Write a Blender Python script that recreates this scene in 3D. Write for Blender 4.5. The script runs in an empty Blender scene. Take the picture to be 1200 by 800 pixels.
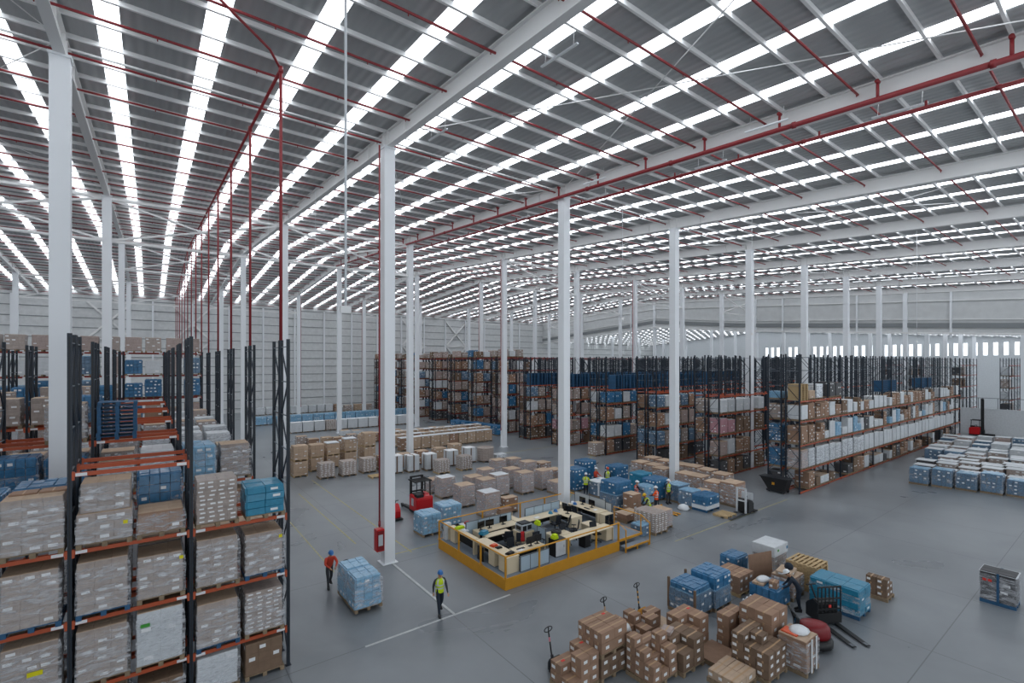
import bpy, bmesh, math, random
from mathutils import Vector, Matrix
PI = math.pi
RN = random.Random(11)
SC = bpy.context.scene
COL = SC.collection

# ------------------------------------------------------------------ camera
FPX = 564.6
TH = math.atan2(425, FPX)
SN, CS = math.sin(TH), math.cos(TH)
CAMH = 10.2
cd = bpy.data.cameras.new('camera')
cam = bpy.data.objects.new('camera', cd)
COL.objects.link(cam)
cam.location = (0, 0, CAMH)
cam.rotation_euler = (PI/2, 0, -TH)
cd.sensor_width = 36
cd.lens = FPX/1200*36
cd.shift_y = 25/1200
cd.clip_end = 600
SC.camera = cam

def fl(x, y, z=0.0):
    """floor spot (world X, Y) seen at a photo pixel"""
    t = (CAMH-z)*FPX/(y-425.0)
    l = (x-600)/FPX*t
    return (SN*t+CS*l, CS*t-SN*l)

# ------------------------------------------------------------------ materials
def lin(h):
    h = h.lstrip('#')
    out = []
    for i in (0, 2, 4):
        v = int(h[i:i+2], 16)/255
        out.append(v/12.92 if v <= 0.04045 else ((v+0.055)/1.055)**2.4)
    return tuple(out)+(1.0,)

MATS = {}
def mat(name, col, rough=0.6, metal=0.0, var=0.0, scale=6.0, objvar=0.0, coat=0.0, bump=0.0, second=None, stretch=None):
    if name in MATS: return MATS[name]
    m = bpy.data.materials.new(name); m.use_nodes = True
    nt = m.node_tree; b = nt.nodes['Principled BSDF']
    c = lin(col)
    b.inputs['Base Color'].default_value = c
    b.inputs['Roughness'].default_value = rough
    b.inputs['Metallic'].default_value = metal
    if coat: b.inputs['Coat Weight'].default_value = coat; b.inputs['Coat Roughness'].default_value = 0.15
    src = None
    if var or second:
        tc = nt.nodes.new('ShaderNodeTexCoord')
        mp = nt.nodes.new('ShaderNodeMapping')
        if stretch: mp.inputs['Scale'].default_value = stretch
        nz = nt.nodes.new('ShaderNodeTexNoise'); nz.inputs['Scale'].default_value = scale; nz.inputs['Detail'].default_value = 4
        nt.links.new(tc.outputs['Object'], mp.inputs[0]); nt.links.new(mp.outputs[0], nz.inputs['Vector'])
        rp = nt.nodes.new('ShaderNodeValToRGB')
        rp.color_ramp.elements[0].position = 0.32; rp.color_ramp.elements[1].position = 0.68
        c2 = lin(second) if second else tuple(min(1, k*(1+var)) for k in c[:3])+(1,)
        c1 = c if second else tuple(k*(1-var) for k in c[:3])+(1,)
        rp.color_ramp.elements[0].color = c1; rp.color_ramp.elements[1].color = c2
        nt.links.new(nz.outputs['Fac'], rp.inputs[0])
        src = rp.outputs[0]
        if bump:
            bp = nt.nodes.new('ShaderNodeBump'); bp.inputs['Strength'].default_value = bump; bp.inputs['Distance'].default_value = 0.02
            nt.links.new(nz.outputs['Fac'], bp.inputs['Height']); nt.links.new(bp.outputs[0], b.inputs['Normal'])
    if objvar:
        oi = nt.nodes.new('ShaderNodeObjectInfo')
        hs = nt.nodes.new('ShaderNodeHueSaturation')
        mr = nt.nodes.new('ShaderNodeMapRange'); mr.inputs[3].default_value = 1-objvar; mr.inputs[4].default_value = 1+objvar
        nt.links.new(oi.outputs['Random'], mr.inputs[0]); nt.links.new(mr.outputs[0], hs.inputs['Value'])
        if src is not None: nt.links.new(src, hs.inputs['Color'])
        else: hs.inputs['Color'].default_value = c
        src = hs.outputs[0]
    if src is not None: nt.links.new(src, b.inputs['Base Color'])
    MATS[name] = m
    return m

def emit(name, col, s):
    m = bpy.data.materials.new(name); m.use_nodes = True
    b = m.node_tree.nodes['Principled BSDF']
    b.inputs['Base Color'].default_value = (.8, .8, .8, 1)
    b.inputs['Emission Color'].default_value = lin(col); b.inputs['Emission Strength'].default_value = s
    MATS[name] = m
    return m

def wrapmat():
    m = bpy.data.materials.new('stretch film'); m.use_nodes = True
    nt = m.node_tree; b = nt.nodes['Principled BSDF']; out = nt.nodes['Material Output']
    b.inputs['Base Color'].default_value = (.78, .8, .84, 1); b.inputs['Roughness'].default_value = .22
    tr = nt.nodes.new('ShaderNodeBsdfTransparent'); mx = nt.nodes.new('ShaderNodeMixShader')
    tc = nt.nodes.new('ShaderNodeTexCoord'); mp = nt.nodes.new('ShaderNodeMapping'); mp.inputs['Scale'].default_value = (1.2, 1.2, 5)
    mp.inputs['Rotation'].default_value = (.12, .1, 0)
    nz = nt.nodes.new('ShaderNodeTexNoise'); nz.inputs['Scale'].default_value = 2.2; nz.inputs['Detail'].default_value = 5; nz.inputs['Distortion'].default_value = .8
    oi = nt.nodes.new('ShaderNodeObjectInfo'); va = nt.nodes.new('ShaderNodeVectorMath'); va.operation = 'ADD'
    vs = nt.nodes.new('ShaderNodeVectorMath'); vs.operation = 'SCALE'; vs.inputs[0].default_value = (17, 31, 23)
    nt.links.new(oi.outputs['Random'], vs.inputs['Scale'])
    nt.links.new(tc.outputs['Object'], va.inputs[0]); nt.links.new(vs.outputs[0], va.inputs[1]); nt.links.new(va.outputs[0], mp.inputs[0])
    mr = nt.nodes.new('ShaderNodeMapRange'); mr.inputs[1].default_value = .42; mr.inputs[2].default_value = .72; mr.inputs[3].default_value = .1; mr.inputs[4].default_value = .62
    nt.links.new(mp.outputs[0], nz.inputs['Vector']); nt.links.new(nz.outputs['Fac'], mr.inputs[0])
    bp = nt.nodes.new('ShaderNodeBump'); bp.inputs['Strength'].default_value = .6; bp.inputs['Distance'].default_value = .03
    nt.links.new(nz.outputs['Fac'], bp.inputs['Height']); nt.links.new(bp.outputs[0], b.inputs['Normal'])
    nt.links.new(mr.outputs[0], mx.inputs[0]); nt.links.new(tr.outputs[0], mx.inputs[1]); nt.links.new(b.outputs[0], mx.inputs[2])
    nt.links.new(mx.outputs[0], out.inputs['Surface'])
    return m

def floormat():
    m = bpy.data.materials.new('polished concrete'); m.use_nodes = True
    nt = m.node_tree; b = nt.nodes['Principled BSDF']; N = nt.nodes.new; L = nt.links.new
    tc = N('ShaderNodeTexCoord')
    n1 = N('ShaderNodeTexNoise'); n1.inputs['Scale'].default_value = .22; n1.inputs['Detail'].default_value = 6; n1.inputs['Distortion'].default_value = .6
    n2 = N('ShaderNodeTexNoise'); n2.inputs['Scale'].default_value = .9; n2.inputs['Detail'].default_value = 2
    L(tc.outputs['Object'], n1.inputs['Vector']); L(tc.outputs['Object'], n2.inputs['Vector'])
    r1 = N('ShaderNodeValToRGB'); r1.color_ramp.elements[0].position = .3; r1.color_ramp.elements[1].position = .7
    r1.color_ramp.elements[0].color = lin('#6e7378'); r1.color_ramp.elements[1].color = lin('#888d91')
    L(n1.outputs['Fac'], r1.inputs[0])
    mx = N('ShaderNodeMixRGB'); mx.blend_type = 'MULTIPLY'; mx.inputs[0].default_value = .2
    r2 = N('ShaderNodeValToRGB'); r2.color_ramp.elements[0].position = .2; r2.color_ramp.elements[1].position = .8
    r2.color_ramp.elements[0].color = (.86, .85, .84, 1); r2.color_ramp.elements[1].color = (1, 1, 1, 1)
    L(n2.outputs['Fac'], r2.inputs[0]); L(r1.outputs[0], mx.inputs[1]); L(r2.outputs[0], mx.inputs[2])
    # saw-cut joints of the slab on a regular grid
    sp = N('ShaderNodeSeparateXYZ'); L(tc.outputs['Object'], sp.inputs[0])
    facs = []
    for ax, off in (('X', 9.78), ('Y', 17.0)):
        a = N('ShaderNodeMath'); a.operation = 'SUBTRACT'; L(sp.outputs[ax], a.inputs[0]); a.inputs[1].default_value = off-600*6.165/6
        d = N('ShaderNodeMath'); d.operation = 'MODULO'; L(a.outputs[0], d.inputs[0]); d.inputs[1].default_value = 6.165
        e = N('ShaderNodeMath'); e.operation = 'LESS_THAN'; L(d.outputs[0], e.inputs[0]); e.inputs[1].default_value = .035
        facs.append(e)
    mxm = N('ShaderNodeMath'); mxm.operation = 'MAXIMUM'; L(facs[0].outputs[0], mxm.inputs[0]); L(facs[1].outputs[0], mxm.inputs[1])
    sc = N('ShaderNodeMath'); sc.operation = 'MULTIPLY'; L(mxm.outputs[0], sc.inputs[0]); sc.inputs[1].default_value = .55
    m2 = N('ShaderNodeMixRGB'); L(sc.outputs[0], m2.inputs[0]); L(mx.outputs[0], m2.inputs[1]); m2.inputs[2].default_value = lin('#3c3e40')
    L(m2.outputs[0], b.inputs['Base Color'])
    mr = N('ShaderNodeMapRange'); mr.inputs[3].default_value = .2; mr.inputs[4].default_value = .42; L(n1.outputs['Fac'], mr.inputs[0]); L(mr.outputs[0], b.inputs['Roughness'])
    return m

def deckmat():
    m = bpy.data.materials.new('profiled roof sheet'); m.use_nodes = True
    nt = m.node_tree; b = nt.nodes['Principled BSDF']; N = nt.nodes.new; L = nt.links.new
    tc = N('ShaderNodeTexCoord'); w = N('ShaderNodeTexWave'); w.bands_direction = 'X'; w.inputs['Scale'].default_value = .9; w.inputs['Distortion'].default_value = 0
    L(tc.outputs['Object'], w.inputs['Vector'])
    bp = N('ShaderNodeBump'); bp.inputs['Strength'].default_value = .7; bp.inputs['Distance'].default_value = .06
    L(w.outputs['Fac'], bp.inputs['Height']); L(bp.outputs[0], b.inputs['Normal'])
    b.inputs['Base Color'].default_value = lin('#b2b4b5'); b.inputs['Roughness'].default_value = .6
    return m

M_FLOOR = floormat(); M_DECK = deckmat(); M_WRAP = wrapmat()
M_SKY = emit('daylight through translucent sheet', '#f2f8ff', 3.9)
M_WIN = emit('daylight in tall window', '#eef6ff', 2.2)
M_COLUMN = mat('white painted steel column', '#eceff2', .5)
M_STEEL = mat('off white roof steel', '#ebebea', .5)
M_PURLIN = mat('galvanised purlin', '#efefee', .5, 0)
M_RED = mat('red sprinkler pipe', '#8f2a2f', .45)
M_BRED = mat('bright red enamel', '#c3131b', .35)
M_DRED = mat('dark red enamel', '#7c1018', .4)
M_CLAD = mat('light grey wall cladding', '#d6d8d8', .5, var=.06, scale=1.5)
M_GIRT = mat('grey cladding joint rail', '#8a8e90', .6)
M_BAND = mat('grey fascia cladding', '#d0d2d2', .5, var=.05, scale=1)
M_UP = mat('dark blue rack upright', '#1c2733', .45)
M_BRACE = mat('zinc brace', '#7f8890', .4, .5)
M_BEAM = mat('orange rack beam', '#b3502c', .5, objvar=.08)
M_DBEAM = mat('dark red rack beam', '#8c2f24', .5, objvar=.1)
M_WOOD = mat('raw pine', '#b39a78', .75, var=.15, scale=12, objvar=.08)
M_DWOOD = mat('greyed pallet wood', '#8d7a62', .8, var=.15, scale=12, objvar=.12)
M_YWOOD = mat('fresh pallet wood', '#b89e76', .75, var=.12, scale=12, objvar=.06)
M_BLUEP = mat('blue painted pallet', '#28567a', .6, var=.12, scale=10, objvar=.1)
M_KRAFT = mat('kraft cardboard', '#967863', .8, var=.07, scale=5, objvar=.1)
M_KRAFTD = mat('dark kraft cardboard', '#77614f', .8, var=.08, scale=5, objvar=.15)
M_KRAFTL = mat('pale kraft cardboard', '#b8a089', .8, var=.07, scale=5, objvar=.08)
M_GREYC = mat('grey brown carton under film', '#a3968e', .45, var=.12, scale=7, objvar=.1, coat=.3)
M_PINKC = mat('mauve brown carton under film', '#a8968f', .45, var=.12, scale=7, objvar=.08, coat=.25)
M_WHITEC = mat('white carton', '#cdd1d4', .5, var=.06, scale=5, objvar=.07, coat=.2)
M_DARKC = mat('dark grey carton', '#4a4a4c', .6, var=.1, objvar=.15)
M_ROSE = mat('rose carton', '#b98a92', .55, var=.1, objvar=.1, coat=.2)
M_BLUE = mat('blue bottle packs', '#37719a', .35, var=.18, scale=9, objvar=.08, coat=.4)
M_BLUEL = mat('pale blue film over bottles', '#82aecb', .3, var=.15, scale=8, objvar=.06, coat=.5)
M_BLUED = mat('slate blue bottles in film', '#647f97', .35, var=.25, scale=14, objvar=.08, coat=.4)
M_TEAL = mat('teal packs', '#2b83a3', .4, var=.12, scale=8, objvar=.05, coat=.3)
M_LABEL = mat('white paper label', '#e8e9ea', .6)
M_TAPE = mat('parcel tape', '#b08f6c', .4)
M_STRAP = mat('brown strap', '#6f5a4a', .6)
M_YEL = mat('safety yellow paint', '#cf9220', .5, var=.04, scale=3)
M_YELB = mat('yellow sticker', '#dcd000', .5)
M_BLACK = mat('black plastic', '#17181a', .5)
M_DGREY = mat('dark grey metal', '#34373b', .5, .3)
M_MGREY = mat('mid grey metal', '#6a6f75', .4, .4)
M_DECKG = mat('blue grey platform deck', '#75808c', .6, var=.05)
M_DESK = mat('light birch laminate', '#dcccae', .45)
M_SCREEN = mat('pale blue partition fabric', '#a9bcc9', .7)
M_GLASS = mat('grey partition sheet', '#b9c0c5', .3)
M_MON = mat('black monitor glass', '#0d0f12', .15)
M_CHAIR = mat('navy black chair fabric', '#1a2029', .8)
M_SKIN = mat('skin', '#b98a6b', .6)
M_HIVIS = mat('yellow high visibility cloth', '#c5dd12', .7)
M_HIORG = mat('orange high visibility cloth', '#f0571c', .7)
M_REFL = mat('silver reflective band', '#c9cdd0', .3)
M_NAVY = mat('navy work cloth', '#1d2836', .85)
M_GREYCL = mat('dark grey work cloth', '#3a3c40', .85)
M_REDCL = mat('red work shirt', '#c8432f', .85)
M_HELW = mat('white hard hat', '#eceef0', .3)
M_HELB = mat('blue hard hat', '#2f6fb0', .3)
M_HELO = mat('orange hard hat', '#d8552a', .3)
M_HELY = mat('yellow hard hat', '#e8b81a', .3)
M_HAIR = mat('dark hair', '#1b1512', .8)
M_LINE = mat('worn white floor paint', '#b9bcbc', .6, var=.12, scale=4)
M_YLINE = mat('worn yellow floor paint', '#a8a070', .6, var=.2, scale=4)
M_GREEN = mat('green sticker', '#3f9a35', .6)
M_BAG = mat('white polythene', '#dfe3e6', .35)
M_REDST = mat('red sticker', '#d8382f', .6)

# ------------------------------------------------------------------ mesh helper
class MB:
    def __init__(s): s.v = []; s.f = []; s.m = []
    def quad(s, pts, m=0):
        n = len(s.v); s.v += [tuple(p) for p in pts]; s.f.append(tuple(range(n, n+len(pts)))); s.m.append(m); return s
    def bx(s, x0, x1, y0, y1, z0, z1, m=0, top=None):
        n = len(s.v)
        s.v += [(x0,y0,z0),(x1,y0,z0),(x1,y1,z0),(x0,y1,z0),(x0,y0,z1),(x1,y0,z1),(x1,y1,z1),(x0,y1,z1)]
        for k, f in enumerate(((0,3,2,1),(4,5,6,7),(0,1,5,4),(1,2,6,5),(2,3,7,6),(3,0,4,7))):
            s.f.append(tuple(n+i for i in f)); s.m.append(top if (k == 1 and top is not None) else m)
        return s
    def hexa(s, p, m=0):
        """box from 8 points: bottom ring 4, top ring 4"""
        n = len(s.v); s.v += [tuple(q) for q in p]
        for f in ((0,3,2,1),(4,5,6,7),(0,1,5,4),(1,2,6,5),(2,3,7,6),(3,0,4,7)):
            s.f.append(tuple(n+i for i in f)); s.m.append(m)
        return s
    def bar(s, a, b, w, h=None, m=0):
        """square bar from a to b"""
        a, b = Vector(a), Vector(b); d = (b-a).normalized(); h = h or w
        u = d.cross(Vector((0,0,1)))
        if u.length < 1e-4: u = Vector((1,0,0))
        u.normalize(); v = u.cross(d)
        u *= w/2; v *= h/2
        return s.hexa([a-u-v, a+u-v, a+u+v, a-u+v, b-u-v, b+u-v, b+u+v, b-u+v], m)
    def tube(s, pts, r, n=8, m=0, cap=True):
        pts = [Vector(p) for p in pts]; rs = r if isinstance(r, (list, tuple)) else [r]*len(pts)
        base = len(s.v); pu = None
        for i, p in enumerate(pts):
            d = (pts[min(i+1, len(pts)-1)]-pts[max(i-1, 0)]).normalized()
            u = d.cross(Vector((0,0,1))) if pu is None else pu-d*pu.dot(d)
            if u.length < 1e-3: u = d.cross(Vector((1,0,0)))
            u.normalize(); pu = u; w = d.cross(u)
            for k in range(n):
                a = 2*PI*k/n; s.v.append(tuple(p+(u*math.cos(a)+w*math.sin(a))*rs[i]))
        for i in range(len(pts)-1):
            for k in range(n):
                s.f.append((base+i*n+k, base+i*n+(k+1)%n, base+(i+1)*n+(k+1)%n, base+(i+1)*n+k)); s.m.append(m)
        if cap:
            s.f.append(tuple(base+k for k in range(n))[::-1]); s.m.append(m)
            s.f.append(tuple(base+(len(pts)-1)*n+k for k in range(n))); s.m.append(m)
        return s
    def lathe(s, prof, n=16, m=0, c=(0,0,0), sx=1, sy=1):
        base = len(s.v)
        for r, z in prof:
            for k in range(n):
                a = 2*PI*k/n; s.v.append((c[0]+r*sx*math.cos(a), c[1]+r*sy*math.sin(a), c[2]+z))
        for i in range(len(prof)-1):
            for k in range(n):
                s.f.append((base+i*n+k, base+i*n+(k+1)%n, base+(i+1)*n+(k+1)%n, base+(i+1)*n+k)); s.m.append(m)
        if prof[0][0] > 1e-4: s.f.append(tuple(base+k for k in range(n))[::-1]); s.m.append(m)
        if prof[-1][0] > 1e-4: s.f.append(tuple(base+(len(prof)-1)*n+k for k in range(n))); s.m.append(m)
        return s
    def prism(s, poly, x0, x1, axis='x', m=0):
        """polygon in the other two axes swept along axis"""
        n = len(poly); b = len(s.v)
        def P(t, a, c): return (t, a, c) if axis == 'x' else ((a, t, c) if axis == 'y' else (a, c, t))
        for t in (x0, x1):
            s.v += [P(t, a, c) for a, c in poly]
        for k in range(n): s.f.append((b+k, b+(k+1)%n, b+n+(k+1)%n, b+n+k)); s.m.append(m)
        s.f.append(tuple(b+k for k in range(n))[::-1]); s.m.append(m); s.f.append(tuple(b+n+k for k in range(n))); s.m.append(m)
        return s
    def mesh(s, name, mats, bevel=0, smooth=False, seg=2):
        me = bpy.data.meshes.new(name); me.from_pydata(s.v, [], s.f)
        mats = mats if isinstance(mats, (list, tuple)) else [mats]
        for x in mats: me.materials.append(x)
        me.polygons.foreach_set('material_index', s.m)
        bm = bmesh.new(); bm.from_mesh(me)
        bmesh.ops.recalc_face_normals(bm, faces=bm.faces)
        if bevel: bmesh.ops.bevel(bm, geom=list(bm.edges), offset=bevel, segments=seg, affect='EDGES', clamp_overlap=True)
        bm.to_mesh(me); bm.free()
        if smooth: me.polygons.foreach_set('use_smooth', [True]*len(me.polygons))
        me.update(); return me
    def build(s, name, mats, parent=None, bevel=0, smooth=False, loc=None, seg=2):
        return place(s.mesh(name, mats, bevel, smooth, seg), name, parent, loc)

def place(me, name, parent=None, loc=None, rz=0):
    o = bpy.data.objects.new(name, me); COL.objects.link(o)
    if parent is not None: o.parent = parent
    if loc is not None: o.location = loc
    if rz: o.rotation_euler = (0, 0, rz)
    return o
def tag(o, label=None, cat=None, group=None, kind=None):
    if label: o['label'] = label
    if cat: o['category'] = cat
    if group: o['group'] = group
    if kind: o['kind'] = kind
    return o
def thing(name, label, cat, loc=(0,0,0), rz=0, group=None):
    o = bpy.data.objects.new(name, None); COL.objects.link(o); o.location = loc; o.rotation_euler = (0,0,rz); o.empty_display_size = .2
    return tag(o, label, cat, group)
def struct(o, label=None):
    o['kind'] = 'structure'
    if label: o['label'] = label
    return o
def dup(root, loc=None, rz=None, label=None, group=None):
    r = root.copy(); COL.objects.link(r)
    if loc is not None: r.location = loc
    if rz is not None: r.rotation_euler = (0,0,rz)
    if label: r['label'] = label
    if group: r['group'] = group
    for ch in list(root.children):
        c = ch.copy(); COL.objects.link(c); c.parent = r
        for g in ch.children:
            d = g.copy(); COL.objects.link(d); d.parent = c
    return r

ORD = ['first','second','third','fourth','fifth','sixth','seventh','eighth','ninth','tenth','eleventh','twelfth','thirteenth','fourteenth','fifteenth','sixteenth','seventeenth','eighteenth','nineteenth','twentieth','twenty-first','twenty-second','twenty-third','twenty-fourth','twenty-fifth','twenty-sixth']
# ------------------------------------------------------------------ people
def V3(*a): return Vector(a)
def skin_body(pose, mats_by):
    """one continuous skinned body. pose: dict of joints; returns mesh"""
    J = pose; vs = []; es = []; rad = []; segs = []
    def add(p, r, par=None, tag_='shirt'):
        vs.append(Vector(p)); r = r if isinstance(r, tuple) else (r, r); q_ = 1.18 if r[0] > .04 else 1.0; rad.append((r[0]*q_, r[1]*q_*(1.08 if r[0] > .1 else 1))); i = len(vs)-1
        if par is not None: es.append((par, i)); segs.append((vs[par], vs[i], tag_))
        return i
    roots = []
    pel = add(J['pelvis'], (.135,.105)); roots.append(pel)
    wa = add(J['waist'], (.135,.1), pel); ch = add(J['chest'], (.165,.115), wa); ne = add(J['neck'], (.07,.07), ch); hb = add(J['head'], (.055,.055), ne, 'skin')
    for s in ('L', 'R'):
        h = add(J['hip'+s], (.09,.09), pel, 'pants'); k = add(J['knee'+s], (.06,.06), h, 'pants'); m = add((Vector(J['hip'+s])*.45+Vector(J['knee'+s])*.55), .075); es.pop() if False else None
        a = add(J['ankle'+s], (.042,.042), k, 'pants'); add(J['toe'+s], (.035,.03), a, 'boot')
        sh = add(J['sh'+s], (.065,.065), ch); e = add(J['el'+s], (.045,.045), sh); w = add(J['wr'+s], (.03,.03), e, 'arm')
        d = (Vector(J['wr'+s])-Vector(J['el'+s])).normalized()
        palm = Vector(J['wr'+s])+d*.08; pi = add(palm, (.034,.016), w, 'skin')
        # palm frame: side vector for the fingers' spread
        cu = Vector(J.get('curl', (0, 1, -.2))); cu = (cu-d*cu.dot(d)).normalized(); sd = d.cross(cu).normalized()
        for q, (off, ln) in enumerate(((-.03,.062),(-.011,.075),(.01,.08),(.03,.07))):
            b0 = palm+sd*off*.8-d*.005; f0 = add(b0, .0095); roots.append(f0)
            f1 = add(b0+d*(ln*.5)+sd*off*.1+cu*.008, .009, f0, 'skin'); add(b0+d*(ln*.85)+cu*.032, .008, f1, 'skin')
        t0 = add(Vector(J['wr'+s])+d*.035+sd*(-.02), .011); roots.append(t0)
        t1 = add(Vector(J['wr'+s])+d*.07+sd*(-.048)+cu*.01, .0105, t0, 'skin'); add(Vector(J['wr'+s])+d*.1+sd*(-.05)+cu*.03, .009, t1, 'skin')
    # drop helper vertices that carry no edge
    used = sorted({i for e in es for i in e}); mp = {o: n for n, o in enumerate(used)}
    me = bpy.data.meshes.new('tmp'); me.from_pydata([tuple(vs[i]) for i in used], [(mp[a], mp[b]) for a, b in es], [])
    o = bpy.data.objects.new('tmp', me); COL.objects.link(o)
    sk = o.modifiers.new('s', 'SKIN'); sk.branch_smoothing = .4; sk.use_smooth_shade = True
    if not me.skin_vertices: 
        bm = bmesh.new(); bm.from_mesh(me); bm.verts.layers.skin.verify(); bm.to_mesh(me); bm.free()
    data = me.skin_vertices[0].data
    for n, i in enumerate(used):
        data[n].radius = rad[i]; data[n].use_root = i in roots
    ss = o.modifiers.new('u', 'SUBSURF'); ss.levels = 1; ss.render_levels = 1
    dg = bpy.context.evaluated_depsgraph_get(); dg.update()
    out = bpy.data.meshes.new_from_object(o.evaluated_get(dg))
    bpy.data.objects.remove(o)
    # head: skull, nose, ears, eyes, mouth added to the same mesh
    bm = bmesh.new(); bm.from_mesh(out)
    keys = ['skin', 'shirt', 'pants', 'arm', 'boot', 'eye', 'lip']
    def near(p):
        best = 1e9; tg = 'shirt'
        for a, b, t in segs:
            ab = b-a; L = ab.length_squared
            u = 0 if L == 0 else max(0, min(1, (p-a).dot(ab)/L)); dd = (p-(a+ab*u)).length
            if dd < best: best = dd; tg = t
        return tg
    for f in bm.faces: f.material_index = keys.index(near(f.calc_center_median())); f.smooth = True
    up = Vector(J['hup']).normalized(); fw = Vector(J['hfw']); fw = (fw-up*fw.dot(up)).normalized(); rt = fw.cross(up)
    hc = Vector(J['head'])+up*.1+fw*.015
    M = Matrix((rt, fw, up)).transposed().to_4x4(); M.translation = hc
    def ell(c, r, mi, seg=12):
        g = bmesh.ops.create_uvsphere(bm, u_segments=seg, v_segments=max(6, seg*2//3), radius=1, matrix=M @ Matrix.Translation(c) @ Matrix.Diagonal((*r, 1)))
        fs = {f for v in g['verts'] for f in v.link_faces}
        for f in fs: f.material_index = mi; f.smooth = True
    ell((0,0,.01), (.076,.097,.118), 0, 16); ell((0,.03,-.06), (.055,.06,.055), 0)      # skull, jaw
    ell((0,.1,-.005), (.014,.022,.026), 0, 8)                                            # nose
    for s in (-1, 1): ell((s*.078,-.005,-.005), (.012,.024,.034), 0, 8); ell((s*.03,.085,.022), (.014,.01,.009), 5, 8)
    ell((0,.088,-.055), (.026,.008,.007), 6, 8)
    bm.to_mesh(out); bm.free()
    for k in keys: out.materials.append(mats_by[k])
    # material slots made by skin come first: rebuild
    while len(out.materials) > len(keys): out.materials.pop(index=0)
    return out, M

def pose_base(walk=0, lean=0, arms='down', bend=0, crouch=0, H=1.0, look=0, wide=0):
    """facing +Y, standing at the origin"""
    pz = .94-crouch; P = V3(0, -crouch*.35, pz)
    a = math.radians(lean+bend)
    def sp(h, fwd=0, side=0): return P+V3(side, math.sin(a)*h+math.cos(a)*fwd, math.cos(a)*h-math.sin(a)*fwd)
    J = dict(pelvis=P, waist=sp(.15), chest=sp(.36), neck=sp(.53), head=sp(.59, .015))
    J['hup'] = sp(1)-sp(0); J['hfw'] = V3(0, 1, -math.sin(a)*.6)
    if bend: J['hup'] = V3(0, math.sin(a*.8), math.cos(a*.8)); J['hfw'] = V3(0, math.cos(a), -math.sin(a))
    if look: J['hfw'] = V3(math.sin(math.radians(look)), math.cos(math.radians(look)), -.1)
    for s, n in ((-1, 'L'), (1, 'R')):
        st = s*walk
        J['hip'+n] = P+V3(s*.095, 0, -.03)
        fy = st*.34
        kn = V3(s*(.1+wide*.5), fy*.5+.05+crouch*.9, .5-crouch*.25) ; an = V3(s*(.1+wide), fy-.01, .085+(.1 if st < 0 else 0))
        if st < 0: kn = V3(s*.1, fy*.35+.06, .49)
        J['knee'+n] = kn; J['ankle'+n] = an; J['toe'+n] = an+V3(s*.015, .15, -.045 if st >= 0 else -.06)
        sh = sp(.47, 0, s*.185); J['sh'+n] = sh
        if arms == 'down':
            J['el'+n] = sh+V3(s*.06, -st*.12+math.sin(a)*.05, -.28); J['wr'+n] = sh+V3(s*.07, -st*.2+.08, -.52)
        elif arms == 'fwd':
            J['el'+n] = sh+V3(s*.07, .14, -.24); J['wr'+n] = sh+V3(s*.0, .38, -.3)
        elif arms == 'push':
            J['el'+n] = sh+V3(s*.08, .16, -.22); J['wr'+n] = sh+V3(-s*.06, .4, -.33)
        elif arms == 'reach':
            J['el'+n] = sh+V3(s*.05, .12, -.25); J['wr'+n] = sh+V3(-s*.02, .3, -.42)
    J['curl'] = (0, .3, -1) if arms != 'down' else (0, 1, 0)
    return J

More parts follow.
